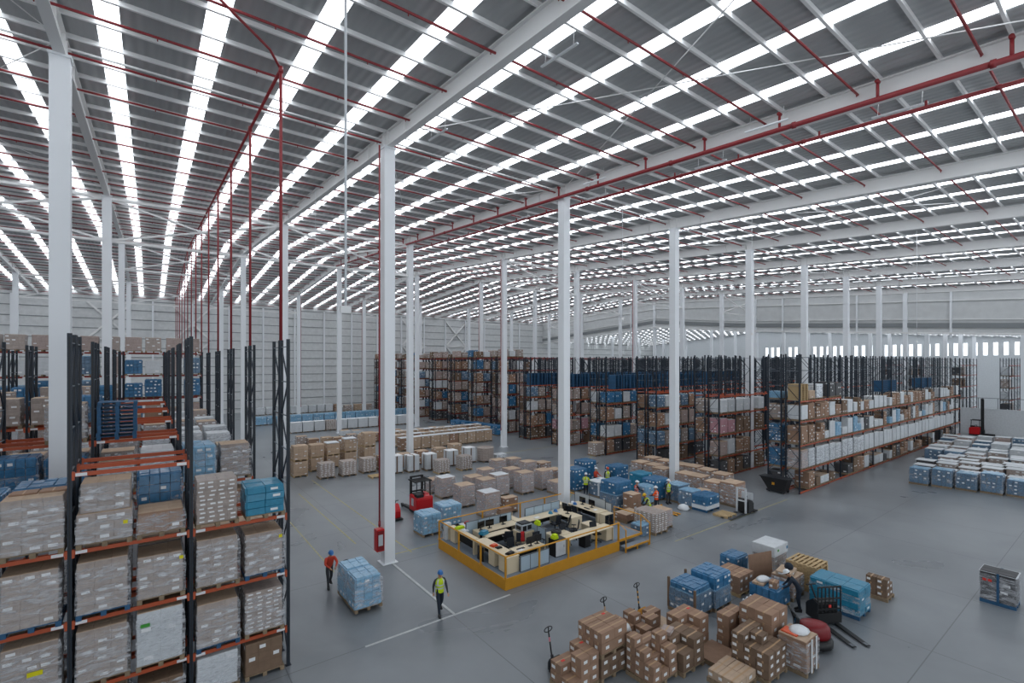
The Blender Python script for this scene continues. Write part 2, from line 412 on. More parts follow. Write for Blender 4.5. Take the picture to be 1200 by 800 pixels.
def person(label, x, y, rz, pose, shirt, pants, vest=None, helmet=None, arm=None, skin=None, scale=1.0, group=None):
    t = thing('person', label, 'person', (x, y, 0), rz, group); t.scale = (scale,)*3
    mats_by = dict(skin=M_SKIN, shirt=shirt, pants=pants, arm=arm or shirt, boot=M_BLACK, eye=M_HAIR, lip=MATS.get('lip') or mat('lip', '#8a5348', .6))
    me, HM = skin_body(pose, mats_by)
    place(me, 'body', t)
    # hair under the hat
    b = MB(); b.lathe([(.083,-.02),(.088,.03),(.08,.08),(.05,.115),(0,.125)], 14, 0, (0,-.012,.01), 1, 1.2); ha = b.build('hair', M_HAIR, t, 0, True); ha.matrix_local = HM
    if helmet:
        b = MB(); b.lathe([(.1,.045),(.103,.06),(.1,.1),(.082,.142),(.045,.168),(0,.175)], 18, 0, (0,0,0), 1, 1.2)
        b.lathe([(.1,.044),(.122,.04),(.122,.05),(.1,.06)], 18, 0, (0,0,0), 1, 1.2)
        b.bx(-.06,.06,.1,.175,.04,.05); b.tube([(0,-.1,.13),(0,0,.182),(0,.1,.13)], .012, 6)
        h = b.build('hard_hat', helmet, t, 0, True); h.matrix_local = HM
    if vest:
        P0, P1 = Vector(pose['pelvis']), Vector(pose['neck']); up = (P1-P0).normalized(); rt = V3(1,0,0); fw = up.cross(rt)*-1
        if fw.y < 0: fw = -fw
        prof = [(-.06,.17,.135),(.02,.172,.135),(.1,.168,.13),(.16,.172,.14),(.24,.19,.155),(.3,.2,.16),(.36,.205,.16),(.43,.2,.15),(.5,.14,.1),(.53,.085,.08)]
        b = MB(); n = 18
        for h, rx, ry in prof:
            for k in range(n):
                an = 2*PI*k/n; b.v.append(tuple(P0+up*h+rt*rx*math.cos(an)+fw*ry*math.sin(an)))
        for i in range(len(prof)-1):
            for k in range(n):
                mi = 1 if i in (2, 4) else 0
                if i in (4,5,6,7) and k in (2,6,11,15): mi = 1
                b.f.append((i*n+k, i*n+(k+1)%n, (i+1)*n+(k+1)%n, (i+1)*n+k)); b.m.append(mi)
        b.build('safety_vest', [vest, M_REFL], t, 0, True)
    for n in ('L', 'R'):
        a, q = Vector(pose['ankle'+n]), Vector(pose['toe'+n]); d = V3(q.x-a.x, q.y-a.y, 0).normalized(); s = V3(-d.y, d.x, 0)
        z0 = min(a.z, q.z)-.04; b = MB()
        def ring(f, w, z, zz): return [a+d*f-s*w+V3(0,0,z-a.z), a+d*f+s*w+V3(0,0,z-a.z)]
        pr = [(-.07,.04),(.02,.045),(.1,.05),(.19,.035)]
        lo = [a+d*f-s*w for f, w in pr]+[a+d*f+s*w for f, w in pr[::-1]]
        zt = [.12,.13,.06,.03]; zz = [z+z0+.02 for z in zt]; zz = zz+zz[::-1]
        b.v = [(p.x,p.y,z0) for p in lo]+[(p.x,p.y,z) for p, z in zip(lo, zz)]
        m = len(lo)
        for k in range(m): b.f.append((k,(k+1)%m,m+(k+1)%m,m+k)); b.m.append(0)
        b.f.append(tuple(range(m))[::-1]); b.m.append(0); b.f.append(tuple(range(m,2*m))); b.m.append(0)
        b.build('boot', M_BLACK, t, .008)
    return t
R_ = math.radians
person('person in orange shirt and blue hard hat pushing the blue load on a pallet truck', 6.55, 22.55, R_(180), pose_base(walk=.6, lean=18, arms='push'), M_REDCL, M_GREYCL, None, M_HELB)
person('person in yellow vest and blue hard hat walking alone over the open floor', 9.45, 17.45, R_(170), pose_base(walk=.75, lean=3), M_GREYCL, M_NAVY, M_HIVIS, M_HELB)
x, y = fl(686.5, 581); person('person in yellow vest and white hard hat packing at the white covered load', x, y, R_(-60), pose_base(arms='fwd'), M_HIVIS, M_NAVY, M_HIVIS, M_HELW)
x, y = fl(698, 573); person('person in red shirt and pale hard hat behind the white covered load', x, y, R_(190), pose_base(arms='fwd'), M_REDCL, M_NAVY, None, M_HELW)
x, y = fl(712, 573); person('person in yellow vest and orange hard hat behind the white covered load', x, y, R_(150), pose_base(arms='down'), M_NAVY, M_NAVY, M_HIVIS, M_HELO)
x, y = fl(746, 592); person('person in orange vest facing the pale blue load, white hard hat', x, y, R_(-120), pose_base(arms='fwd', look=20), M_NAVY, M_NAVY, M_HIORG, M_HELW)
x, y = fl(769, 600); person('person in orange vest seen from behind, beside the yellow hatted one', x, y, R_(20), pose_base(arms='fwd'), M_HIORG, M_NAVY, M_HIORG, M_HELW, M_NAVY)
x, y = fl(760, 606); person('person in yellow vest and yellow hard hat bending among the orange vests', x, y, R_(60), pose_base(bend=25, arms='reach', crouch=.12), M_BLACK, M_NAVY, M_HIVIS, M_HELY)
x, y = fl(783, 590); person('person in yellow vest and white hard hat standing by the yellow pallet truck', x, y, R_(170), pose_base(arms='down', wide=.03), M_NAVY, M_GREYCL, M_HIVIS, M_HELW)
person('person in dark blue overalls and white hard hat leaning over the part picked blue load', 21.35, 8.72, R_(28), pose_base(bend=38, arms='reach'), M_NAVY, M_NAVY, None, M_HELW)
# ------------------------------------------------------------------ the building
GX = [9.78+12.33*k for k in range(-5, 8)]            # column lines along X
CY = [-0.2, 23.6, 47.4, 71.2, 95.1]                  # column rows along Y
YR, YW, XW = 71.2, 112.0, 96.1
def zg(y): return 24.3-.065*abs(y-YR)                 # underside of the roof girders
Y0, X0 = -14.0, GX[0]
DK = .98

mb = MB(); mb.bx(X0-2, 235, Y0, YW, -.3, 0); fo = mb.build('floor', M_FLOOR); struct(fo)

# roof sheets, with slots left out for the translucent strips
OFF = [1.4, 4.4, 7.4, 10.5]; SW = .68
strips = [g+o for g in GX[:-1] for o in OFF]
mb = MB()
edges = [X0]
for x in strips: edges += [x-SW/2, x+SW/2]
edges.append(XW)
for i in range(0, len(edges), 2):
    a, b = edges[i], edges[i+1]
    for ya, yb in ((Y0, YR), (YR, YW)):
        za, zb = zg(ya)+DK, zg(yb)+DK
        mb.hexa([(a,ya,za),(b,ya,za),(b,yb,zb),(a,yb,zb),(a,ya,za+.06),(b,ya,za+.06),(b,yb,zb+.06),(a,yb,zb+.06)])
struct(mb.build('ceiling', M_DECK))
def strip_start(x):
    # strips left out of the unseen near roof so the foreground gets darker
    return 12.0 if x <= 0 else (13.0-.85*x if x < 10.8 else max(4.0-.85*(x-10.8), .11*x-6))
for i, x in enumerate(strips):
    mb = MB(); a, b = x-SW/2, x+SW/2; ys = strip_start(x)
    mb.hexa([(a,Y0,zg(Y0)+DK),(b,Y0,zg(Y0)+DK),(b,ys,zg(ys)+DK),(a,ys,zg(ys)+DK),(a,Y0,zg(Y0)+DK+.06),(b,Y0,zg(Y0)+DK+.06),(b,ys,zg(ys)+DK+.06),(a,ys,zg(ys)+DK+.06)])
    struct(mb.build('ceiling_unseen_blank', M_DECK))  # opaque sheet added out of view, cuts the light at the near end
    mb = MB()
    for ya, yb in ((ys, YR), (YR, YW)):
        za, zb = zg(ya)+DK+.02, zg(yb)+DK+.02
        mb.quad([(a,ya,za),(a,yb,zb),(b,yb,zb),(b,ya,za)])
    struct(mb.build('window_%d' % (i+1), M_SKY))
# purlins along X
pv = MB()
def cpurlin(h=.17, w=.09, t=.02):
    m = MB(); m.prism([(0,0),(w,0),(w,t),(t,t),(t,h-t),(w,h-t),(w,h),(0,h)], X0, XW, 'x'); return m.mesh('ceiling_purlin', M_PURLIN)
pm = cpurlin()
PY = []
y = Y0+.9
while y < YW-.3:
    PY.append(y); struct(place(pm, 'ceiling_purlin', None, (0, y, zg(y)+DK-.18))); y += 1.75
# girders along Y on every column line
mb = MB()
for ya, yb in ((Y0, YR), (YR, YW)):
    for (w0, w1, h0, h1) in ((-.17,.17,0,.05), (-.17,.17,.75,.8), (-.04,.04,.05,.75)):
        za, zb = zg(ya), zg(yb)
        mb.hexa([(w0,ya,za+h0),(w1,ya,za+h0),(w1,yb,zb+h0),(w0,yb,zb+h0),(w0,ya,za+h1),(w1,ya,za+h1),(w1,yb,zb+h1),(w0,yb,zb+h1)])
for cy in CY:
    for dy in (-2.4, -.28, .28, 2.4): mb.bx(-.165, .165, cy+dy-.012, cy+dy+.012, zg(cy+dy)+.04, zg(cy+dy)+.76)
gm = mb.mesh('ceiling_beam', M_STEEL)
for g in GX: struct(place(gm, 'ceiling_beam', None, (g, 0, 0)))
# columns
def colmesh(h, w=.56):
    m = MB(); m.bx(-w/2, w/2, -w/2, w/2, 0, h-.1); m.bx(-w/2-.04, w/2+.04, -w/2-.04, w/2+.04, h-.1, h); m.bx(-.4, .4, -.4, .4, 0, .03)
    for sx in (-1, 1):
        m.bx(sx*(w/2)-.005, sx*(w/2)+.005, -w/2+.06, w/2-.06, .3, h-.4)
    return m.mesh('column', M_COLUMN)
for cy in CY[1:]:
    cm = colmesh(zg(cy))
    for g in GX: struct(place(cm, 'column', None, (g, cy, 0)))
cm = colmesh(zg(CY[0]))
for g in GX[6:]: struct(place(cm, 'column', None, (g, CY[0], 0)))
# vertical cross bracing between alternate columns of the rows
def brace_mesh(dx, z0, z1):
    m = MB()
    m.bar((0,0,z0),(dx,0,z0),.18); m.bar((0,0,z1),(dx,0,z1),.18)
    m.bar((0,-.06,z0),(dx,-.06,z1),.15); m.bar((0,.06,z1),(dx,.06,z0),.15)
    return m.mesh('ceiling_beam_brace', M_STEEL)
for r, cy in ((2, 47.4), (3, 71.2), (4, 95.1)):
    z1 = zg(cy)-.15; bmz = brace_mesh(12.33, z1-3.2, z1)
    for k in range(0, len(GX)-1):
        if (k + r) % 2 == 1 or k in (4,): struct(place(bmz, 'trim_brace', None, (GX[k], cy, 0)))
for cy in (23.6,):
    m = MB(); z = zg(cy)+.6
    m.bar((X0,cy+.5,z),(XW,cy+.5,z),.07); struct(m.build('trim_tie', M_STEEL))
# roof plane tie rods (thin) in some bays
m0 = MB()
for k, (ya, yb) in enumerate(((0,23.6),(23.6,47.4),(47.4,71.2))):
    m0 = MB(); m0.tube([(0,ya,zg(ya)+.62),(12.33,yb,zg(yb)+.62)], .02, 6); m0.tube([(12.33,ya,zg(ya)+.62),(0,yb,zg(yb)+.62)], .02, 6)
    me = m0.mesh('trim_tie_rod', M_STEEL)
    for j in (3, 5, 7, 9): struct(place(me, 'trim_tie_rod', None, (GX[j], 0, 0)))
# end wall with horizontal rails
m = MB(); m.bx(X0-2, 235, YW, YW+.2, 0, 26); struct(m.build('wall_far', M_CLAD))
m = MB()
z = .8
while z < 23: m.bx(X0, 160, YW-.07, YW, z, z+.13); z += 1.72
struct(m.build('trim_wall_rails', M_GIRT))
pm_ = MB(); pm_.bx(-.15, .15, -.3, 0, 0, 21.6); pmw = pm_.mesh('column', M_COLUMN)
for k in range(24): struct(place(pmw, 'column', None, (X0+6.165*k+3.08, YW-.08, 0)))
m = MB()
def wx(xa, xb, za, zb): m.bar((xa, YW-.2, za), (xb, YW-.2, zb), .3)
for xa in (-8.7, 3.6, 50, 62.4):
    wx(xa, xa+6.16, 21, 14.5); wx(xa+6.16, xa, 21, 14.5); wx(xa, xa+6.16, 14.5, 8); wx(xa+6.16, xa, 14.5, 8); wx(xa, xa+6.16, 14.5, 14.5)
struct(m.build('trim_wall_brace', M_STEEL))
m = MB(); m.bx(X0-.2, X0, Y0, YW, 0, 26); struct(m.build('wall_near', M_CLAD))
# fascia above the opening to the lower hall, on the last column line
prof_b = [(Y0, 12.6), (10, 14.1), (51, 16.7), (YR, 18.7), (93, 17.2), (YW, 15.9)]
m = MB()
for (ya, za), (yb, zb) in zip(prof_b[:-1], prof_b[1:]):
    ta, tb = zg(ya)+DK, zg(yb)+DK
    m.hexa([(XW,ya,za),(XW+.15,ya,za),(XW+.15,yb,zb),(XW,yb,zb),(XW,ya,ta),(XW+.15,ya,ta),(XW+.15,yb,tb),(XW,yb,tb)])
struct(m.build('wall_fascia', M_BAND))
m = MB()
for (ya, za), (yb, zb) in zip(prof_b[:-1], prof_b[1:]):
    for d, w, h in ((0, .5, .28), (2.1, .12, .14)):
        m.bar((XW-.12, ya, za+d), (XW-.12, yb, zb+d), w, h)
    ta, tb = zg(ya)-1.3, zg(yb)-1.3
    m.bar((XW-.12, ya, ta), (XW-.12, yb, tb), .14, .14)
struct(m.build('trim_fascia_rail', M_STEEL))
m = MB()
for (ya, za), (yb, zb) in zip(prof_b[:-1], prof_b[1:]):
    m.bar((XW-.16, ya, za+1.2), (XW-.16, yb, zb+1.2), .1, .7)
struct(m.build('trim_fascia_recess', M_GIRT))
for y in (6, 18, 30, 42, 54, 66, 78):
    m = MB(); m.bx(XW-.3, XW-.05, y, y+.25, 14, zg(y)); struct(m.build('column', M_COLUMN))
# the lower hall beyond
H2 = 150
def z2(y): return 18.9-.075*abs(y-YR)
m = MB()
for k in range(14):
    xa = XW+.2+4*k
    for ya, yb in ((Y0,YR),(YR,YW)):
        m.hexa([(xa,ya,z2(ya)+1),(xa+3.2,ya,z2(ya)+1),(xa+3.2,yb,z2(yb)+1),(xa,yb,z2(yb)+1),(xa,ya,z2(ya)+1.1),(xa+3.2,ya,z2(ya)+1.1),(xa+3.2,yb,z2(yb)+1.1),(xa,yb,z2(yb)+1.1)])
struct(m.build('ceiling_lower_hall', M_CLAD))
for k in range(14):
    xa = XW+.2+4*k+3.2; m = MB()
    for ya, yb in ((Y0,YR),(YR,YW)): m.quad([(xa,ya,z2(ya)+1.02),(xa,yb,z2(yb)+1.02),(xa+.8,yb,z2(yb)+1.02),(xa+.8,ya,z2(ya)+1.02)])
    struct(m.build('window_%d' % (len(strips)+1+k), M_SKY))
m = MB(); m.bx(XW, H2, -.045, .045, 0, .26); m2 = m.mesh('ceiling_purlin', M_PURLIN)
y = Y0+1
while y < YW: struct(place(m2, 'ceiling_purlin', None, (0, y, z2(y)+.72))); y += 1.9
m = MB(); m.bx(H2, H2+.2, Y0, YW, 0, 21); struct(m.build('wall_lower_hall', M_WHITEC))
mw = MB(); mw.bx(-.05, 0, -.36, .36, 0, 2.8); mwm = mw.mesh('window_pane', M_WIN)
mf = MB(); mf.bx(-.08, .0, -.42, -.36, -.06, 2.86); mf.bx(-.08, .0, .36, .42, -.06, 2.86); mf.bx(-.08, .0, -.36, .36, 2.8, 2.86); mf.bx(-.08, .0, -.36, .36, -.06, 0); mfm = mf.mesh('window_frame', M_STEEL)
for k in range(40):
    o = struct(place(mfm, 'window_%d' % (120+k), None, (H2, 6+1.65*k, 11.9))); place(mwm, 'window_pane', o)
for gx in (108.4, 120.7, 133.0, 145.4):
    for cy in (12, 23.6, 35.5, 47.4, 71.2, 95.1):
        h = z2(cy)+.7
        m = MB(); m.bx(-.28, .28, -.28, .28, 0, h); m.bx(-.36,.36,-.36,.36,0,.04); struct(m.build('column', M_COLUMN, None, 0, False, (gx, cy, 0)))
# white panel wall by the far aisle end
m = MB(); m.bx(95.0, 95.2, -10, 16.9, 0, 3.6); m.bx(94.97, 95.23, -10, 16.9, 3.55, 3.68); struct(m.build('wall_partition', M_WHITEC))
m = MB()
for yy in range(-9, 17, 2): m.bx(95.03, 95.09, yy-.03, yy+.03, 3.6, 5.2)
m.bx(95.03, 95.09, -10, 16.9, 5.15, 5.22); struct(m.build('trim_partition_glazing', M_MGREY))

# painted floor lines
def line(pts, w=.1, m_=None, name='floor_line'):
    m = MB()
    for a, b in zip(pts[:-1], pts[1:]):
        a = Vector((a[0], a[1], 0)); b = Vector((b[0], b[1], 0)); d = (b-a).normalized(); u = Vector((-d.y, d.x, 0))*w/2
        m.hexa([a-u, b-u, b+u, a+u] + [p+Vector((0,0,.004)) for p in (a-u, b-u, b+u, a+u)])
    return struct(m.build(name, m_ or M_LINE))
line([(9.9, 23.2), (9.9, 17.0)]); line([(6.2, 17.0), (12.7, 17.0)]); line([(9.3, 27), (9.3, 40)], .08, M_YLINE); line([(11.3, 24), (11.3, 44)], .08, M_YLINE)
line([(7.2, 24), (7.2, 42)], .06, M_YLINE); line([(9.8, 24.3), (13, 24.3)], .08, M_YLINE)
line([(23, 24.6), (40, 38)], .08, M_YLINE); line([(24, 16.4), (38, 16.4)], .06, M_YLINE); line([(26, 44), (40, 44)], .1, M_YLINE)
line([(3.9, 10.2), (6.6, 10.2)], .06, M_BRED, 'floor_line'); line([(3.9, 10.9), (6.2, 10.9)], .05, M_BRED)

# ------------------------------------------------------------------ sprinkler pipes and hanging services
m = MB()
for i, x in enumerate((21.68, 22.6)):
    m = MB(); zo = (-.06, -.5)[i]; r = (.1, .075)[i]
    m.tube([(x, -10, zg(-10)+zo), (x, YR, zg(YR)+zo)], r, 10)
    y = -9.0
    while y < 70: m.tube([(x, y, zg(y)+zo-.001), (x, y+.14, zg(y+.14)+zo)], r*1.35, 10); y += 6.0
    t = thing('sprinkler_main', ('thick red sprinkler main pipe running just under the long white roof girder', 'thinner red sprinkler pipe hung parallel below the thick roof main')[i], 'pipe', (0,0,0))
    m.build('pipe_run', M_RED, t, 0, True)
    for k, y in enumerate(PY[1:48:2]):
        mm = MB(); z = zg(y)
        if i == 0: mm.tube([(x, y, z+zo), (x, y, z+.6)], .055, 8); mm.tube([(x-.1, y, z+.6), (x+.1, y, z+.6)], .075, 8)
        else: mm.tube([(x, y-1.2, zg(y-1.2)+zo), (x, y-1.2, zg(y-1.2)-.25)], .045, 8)
        mm.build('riser', M_RED, t, 0, True)
mbr = MB(); mbr.tube([(X0+1, 0, 0), (XW-1, 0, 0)], .045, 6)
x = X0+2.5
while x < XW-1.5:
    mbr.tube([(x, 0, .0), (x, 0, -.12)], .02, 5); x += 3.1
for g in GX: mbr.tube([(g-.7, 0, 0), (g-.55, 0, 0)], .05, 6)
brm = mbr.mesh('branch_pipe', M_RED)
for k, y in enumerate(PY[1::2]):
    o = place(brm, 'sprinkler_branch_pipe', None, (0, y+.75, zg(y+.75)+.52))
    tag(o, 'thin red sprinkler branch pipe across the roof, %s from the near end' % (ORD[k] if k < 26 else 'thirtieth or later'), 'pipe', 'red branch pipes between the roof purlins')
# in-rack drop pipes and their header
t = thing('sprinkler_header', 'red sprinkler header following the roof slope above the near rack ends', 'pipe', (0,0,0))
xd = 3.78
m = MB(); m.tube([(xd, 18.85, zg(18.85)-.15), (xd, 71.2, zg(71.2)-.15), (xd, 109, zg(109)-.15)], .06, 8); m.build('pipe_run', M_RED, t, 0, True)
m = MB(); m.tube([(xd, 18.85, zg(18.85)-.15), (xd-.4, 18.6, zg(18.6)+.3), (.9, 16.2, zg(16.2)+.5)], .045, 8); m.build('feed_bend', M_RED, t, 0, True)
for k in range(14):
    y = 18.85+6.6*k; zt = zg(y)-.15
    m = MB(); m.tube([(0, 0, 10.9), (0, 0, zt)], .055, 8); m.tube([(0,0,zt-.12), (0,0,zt+.1)], .085, 8)
    o = m.build('sprinkler_drop_pipe', M_RED, None, 0, True, (xd, y, 0))
    tag(o, 'red sprinkler drop pipe above the aisle end of racks, %s back from the nearest' % ORD[k], 'pipe', 'red drop pipes over the near racks')
for k, (x, y, zb) in enumerate(((9.3, 23.5, 1.9), (34.0, 47.4, 2), (58.6, 47.4, 2), (46.3, 71.2, 2), (22.5, 95.1, 2), (34.0, 95.1, 2), (71.0, 71.2, 2))):
    m = MB(); m.tube([(0,0,zb), (0,0,zg(y))], .045, 8); m.tube([(0,0,zb+.05),(0,0,zb+.3)], .065, 8)
    o = m.build('sprinkler_riser', M_RED, None, 0, True, (x, y, 0))
    tag(o, 'thin red riser pipe beside the %s' % ['column with the red hose cabinet','column behind the long white topped rows','column at the racks, second row, fifth line','third row column behind the far racks','last row column by the far wall','last row column near the far wall bracing','third row column towards the lower hall'][k], 'pipe')
# hanging white service poles
for k, (x, y, zb, r) in enumerate(((3.58, 11.07, 11.4, .03), (28.5, 24.0, 13.5, .015), (37, 18.5, 12.4, .015), (52, 12, 12, .015), (9.5, 36, 14, .012), (12.5, 40, 15.5, .012), (7.5, 42, 16, .012))):
    t = thing('service_drop_pole', 'thin white service pole hanging from the roof, ' + ['nearest and thickest of them','beside the column at the office','over the aisle before the rack corner','over the floor stock by the partition','past the hose cabinet column, nearest','past the hose cabinet column, farther','before the braced columns'][k], 'pole', (x, y, 0))
    m = MB(); m.tube([(0,0,zb), (0,0,zg(y)+DK-.03)], r, 8); m.build('pole', M_COLUMN, t, 0, True)
    m = MB(); m.bx(-.12,.12,-.03,.03,zb-.06,zb+.1); m.build('end_plate', M_STEEL, t)
# tube lights hung on the purlins beside the girder
def tubelight():
    t = thing('strip_light', '', 'light'); m = MB(); m.bx(-.04,.04,-.9,.9,0,.05); m.build('housing', M_COLUMN, t)
    m = MB(); m.tube([(0,-.85,-.02),(0,.85,-.02)], .018, 6); m.build('lamp_tube', M_LABEL, t)
    for s in (-.7, .7): m = MB(); m.tube([(0,s,.05),(0,s,.6)], .008, 5); m.build('hanger', M_STEEL, t)
    return t
tl = tubelight()
for k, (x, y) in enumerate(((11.0, 12.0), (11.0, 20.5), (11.0, 27), (23.6, 6), (23.6, 14), (23.6, 22), (23.6, 30), (21.2, 10), (21.2, 20), (36, 12), (36, 24))):
    o = tl if k == 0 else dup(tl); o.location = (x, y, zg(y)+.05)
    sl = .065; o.rotation_euler = (sl, 0, 0)
    o['label'] = 'slim white tube light under the roof, %s one along the %s roof girder' % (ORD[(0,1,2,0,1,2,3,4,5,0,1)[k]], ('nearest' if k < 3 else 'piped' if k < 9 else 'farther'))

# red hose cabinet on the near column
t = thing('hose_cabinet', 'red fire hose cabinet fixed to the nearest free-standing white column', 'fire cabinet', (9.29, 23.5, .72))
m = MB(); m.bx(-.2,.2,-.2,.2,0,1.1); m.build('cabinet_body', M_BRED, t, .012)
m = MB(); m.bx(-.17,.17,-.225,-.2,.06,1.04); d = m.build('cabinet_door', M_DRED, t)
m = MB(); m.bx(-.13,.1,-.235,-.225,.3,.85); m.build('door_glass', M_GLASS, d)
# ------------------------------------------------------------------ pallet loads
def wood_pallet_mb(w, d, m=0):
    """deck of boards on three bearers, 0.144 high"""
    b = MB(); n = 7
    for k in range(n):
        y = k*(d-.1)/(n-1); b.bx(0, w, y, y+.1, .122, .144, m)
    return b
def pallet_lower_mb(w, d, m=0):
    b = MB()
    for x in (0, w/2-.06, w-.12):
        b.bx(x, x+.12, 0, d, .0, .12, m)
    return b
CACHE = {}
def pallet_mesh(w, d, wood):
    k = ('pal', round(w,1), round(d,1), wood)
    if k not in CACHE:
        mt = {'wood': M_DWOOD, 'blue': M_BLUEP, 'fresh': M_YWOOD}[wood]
        b = MB()
        # one welded body: grooved deck, three bearers, three feet boards
        n = 6; g = .04; y = 0; wd = (d-g*(n-1))/n
        for i in range(n):
            b.bx(0, w, y, y+wd, .12, .144)
            y += wd+g
        lo = pallet_lower_mb(w, d); o = len(b.v); b.v += lo.v; b.f += [tuple(q+o for q in f) for f in lo.f]; b.m += lo.m
        CACHE[k] = b.mesh('pallet', mt)
    return CACHE[k]

def block_mesh(name, w, d, h, nx, ny, nz, mats, lab=.6, e=.012, g=.014, jit=.012, lside=(0,1,2,3), seed=0, topcut=0, taper=0, labh=.34, labw=.5, lump=0):
    """one closed body: a stack of cartons or packs, a groove round every one, paper labels on their faces.
    mats: side, top, label"""
    r = random.Random(seed); V = []; F = []; MI = []; idx = {}
    xs = [w*i/nx+(r.uniform(-jit, jit) if 0 < i < nx else 0) for i in range(nx+1)]
    ys = [d*i/ny+(r.uniform(-jit, jit) if 0 < i < ny else 0) for i in range(ny+1)]
    zs = [h*i/nz+(r.uniform(-jit, jit)*.5 if 0 < i < nz else 0) for i in range(nz+1)]
    sway = [(r.uniform(-jit, jit), r.uniform(-jit, jit)) for _ in range(nz+1)]
    def vert(p):
        k = (round(p[0], 5), round(p[1], 5), round(p[2], 5))
        if k not in idx: idx[k] = len(V); V.append(k)
        return idx[k]
    def W(x, y, z):
        iz = min(range(nz+1), key=lambda i: abs(zs[i]-z))
        s = 1-taper*z/h
        x2 = (x-w/2)*s+w/2+sway[iz][0]*(1 if z > 0 else 0); y2 = (y-d/2)*s+d/2+sway[iz][1]*(1 if z > 0 else 0)
        return Vector((x2, y2, z))
    def cell(a, b, c, dd, nrm, side, label):
        ps = [W(*q) for q in (a, b, c, dd)]
        o = [vert(p) for p in ps]; n = Vector(nrm)
        cen = sum(ps, Vector())/4
        L1 = (ps[1]-ps[0]).length; L2 = (ps[3]-ps[0]).length
        ex = e+(r.uniform(0, lump) if lump else 0)
        def inset(gu, gv, out):
            u = (ps[1]-ps[0])/L1; v = (ps[3]-ps[0])/L2
            q = [ps[0]+u*gu+v*gv, ps[1]-u*gu+v*gv, ps[2]-u*gu-v*gv, ps[3]+u*gu-v*gv]
            return [len(V)+i for i in range(4)], [tuple(p+n*out) for p in q]
        gg = min(g, L1*.2, L2*.2)
        i1, q1 = inset(gg, gg, ex); V.extend(q1)
        for k in range(4):
            F.append((o[k], o[(k+1)%4], i1[(k+1)%4], i1[k])); MI.append(side)
        if label:
            lw = min(.22, L1*labw); lh = min(.12, L2*labh)
            cu = r.choice((.35, .5, .5, .62)); u = (ps[1]-ps[0])/L1; v = (ps[3]-ps[0])/L2
            base = ps[0]+u*(L1*cu-lw/2)+v*(L2*.52-lh/2)+n*(ex+.001)
            q2 = [base, base+u*lw, base+u*lw+v*lh, base+v*lh]; i2 = [len(V)+k for k in range(4)]; V.extend(tuple(p) for p in q2)
            for k in range(4):
                F.append((i1[k], i1[(k+1)%4], i2[(k+1)%4], i2[k])); MI.append(side)
            F.append(tuple(i2)); MI.append(2)
        else:
            F.append(tuple(i1)); MI.append(side)
    for i in range(nx):
        for k in range(nz):
            cell((xs[i],0,zs[k]),(xs[i+1],0,zs[k]),(xs[i+1],0,zs[k+1]),(xs[i],0,zs[k+1]),(0,-1,0),0, 0 in lside and r.random() < lab)
            cell((xs[i+1],d,zs[k]),(xs[i],d,zs[k]),(xs[i],d,zs[k+1]),(xs[i+1],d,zs[k+1]),(0,1,0),0, False)
    for j in range(ny):
        for k in range(nz):
            cell((0,ys[j+1],zs[k]),(0,ys[j],zs[k]),(0,ys[j],zs[k+1]),(0,ys[j+1],zs[k+1]),(-1,0,0),0, 3 in lside and r.random() < lab)
            cell((w,ys[j],zs[k]),(w,ys[j+1],zs[k]),(w,ys[j+1],zs[k+1]),(w,ys[j],zs[k+1]),(1,0,0),0, 1 in lside and r.random() < lab*.5)
    for i in range(nx):
        for j in range(ny):
            cell((xs[i],ys[j],h),(xs[i+1],ys[j],h),(xs[i+1],ys[j+1],h),(xs[i],ys[j+1],h),(0,0,1),1, False)
    me = bpy.data.meshes.new(name); me.from_pydata(V, [], F)
    for q in mats: me.materials.append(q)
    me.polygons.foreach_set('material_index', MI); me.update()
    return me

def film_mesh(w, d, h, seed):
    k = ('film', round(w,1), round(d,1), round(h,1), seed % 3)
    if k not in CACHE:
        r = random.Random(seed % 3); b = MB(); n = 12; rings = 7; gap = .03
        for i in range(rings+1):
            z = .06+(h-.02)*i/rings if i < rings else h+.03
            for q in range(4*n):
                s, t = divmod(q, n); u = t/n
                x, y = [(u, 0), (1, u), (1-u, 1), (0, 1-u)][s]
                o = gap+r.uniform(-.012, .012)+(-.05 if i == rings else 0)
                dx = x-.5; dy = y-.5; L = max(abs(dx), abs(dy))
                b.v.append((x*w+dx/L*o, y*d+dy/L*o, z+r.uniform(-.01, .01)))
        N = 4*n
        for i in range(rings):
            for q in range(N): b.f.append((i*N+q, i*N+(q+1)%N, (i+1)*N+(q+1)%N, (i+1)*N+q)); b.m.append(0)
        CACHE[k] = b.mesh('stretch_film', M_WRAP, 0, False)
    return CACHE[k]

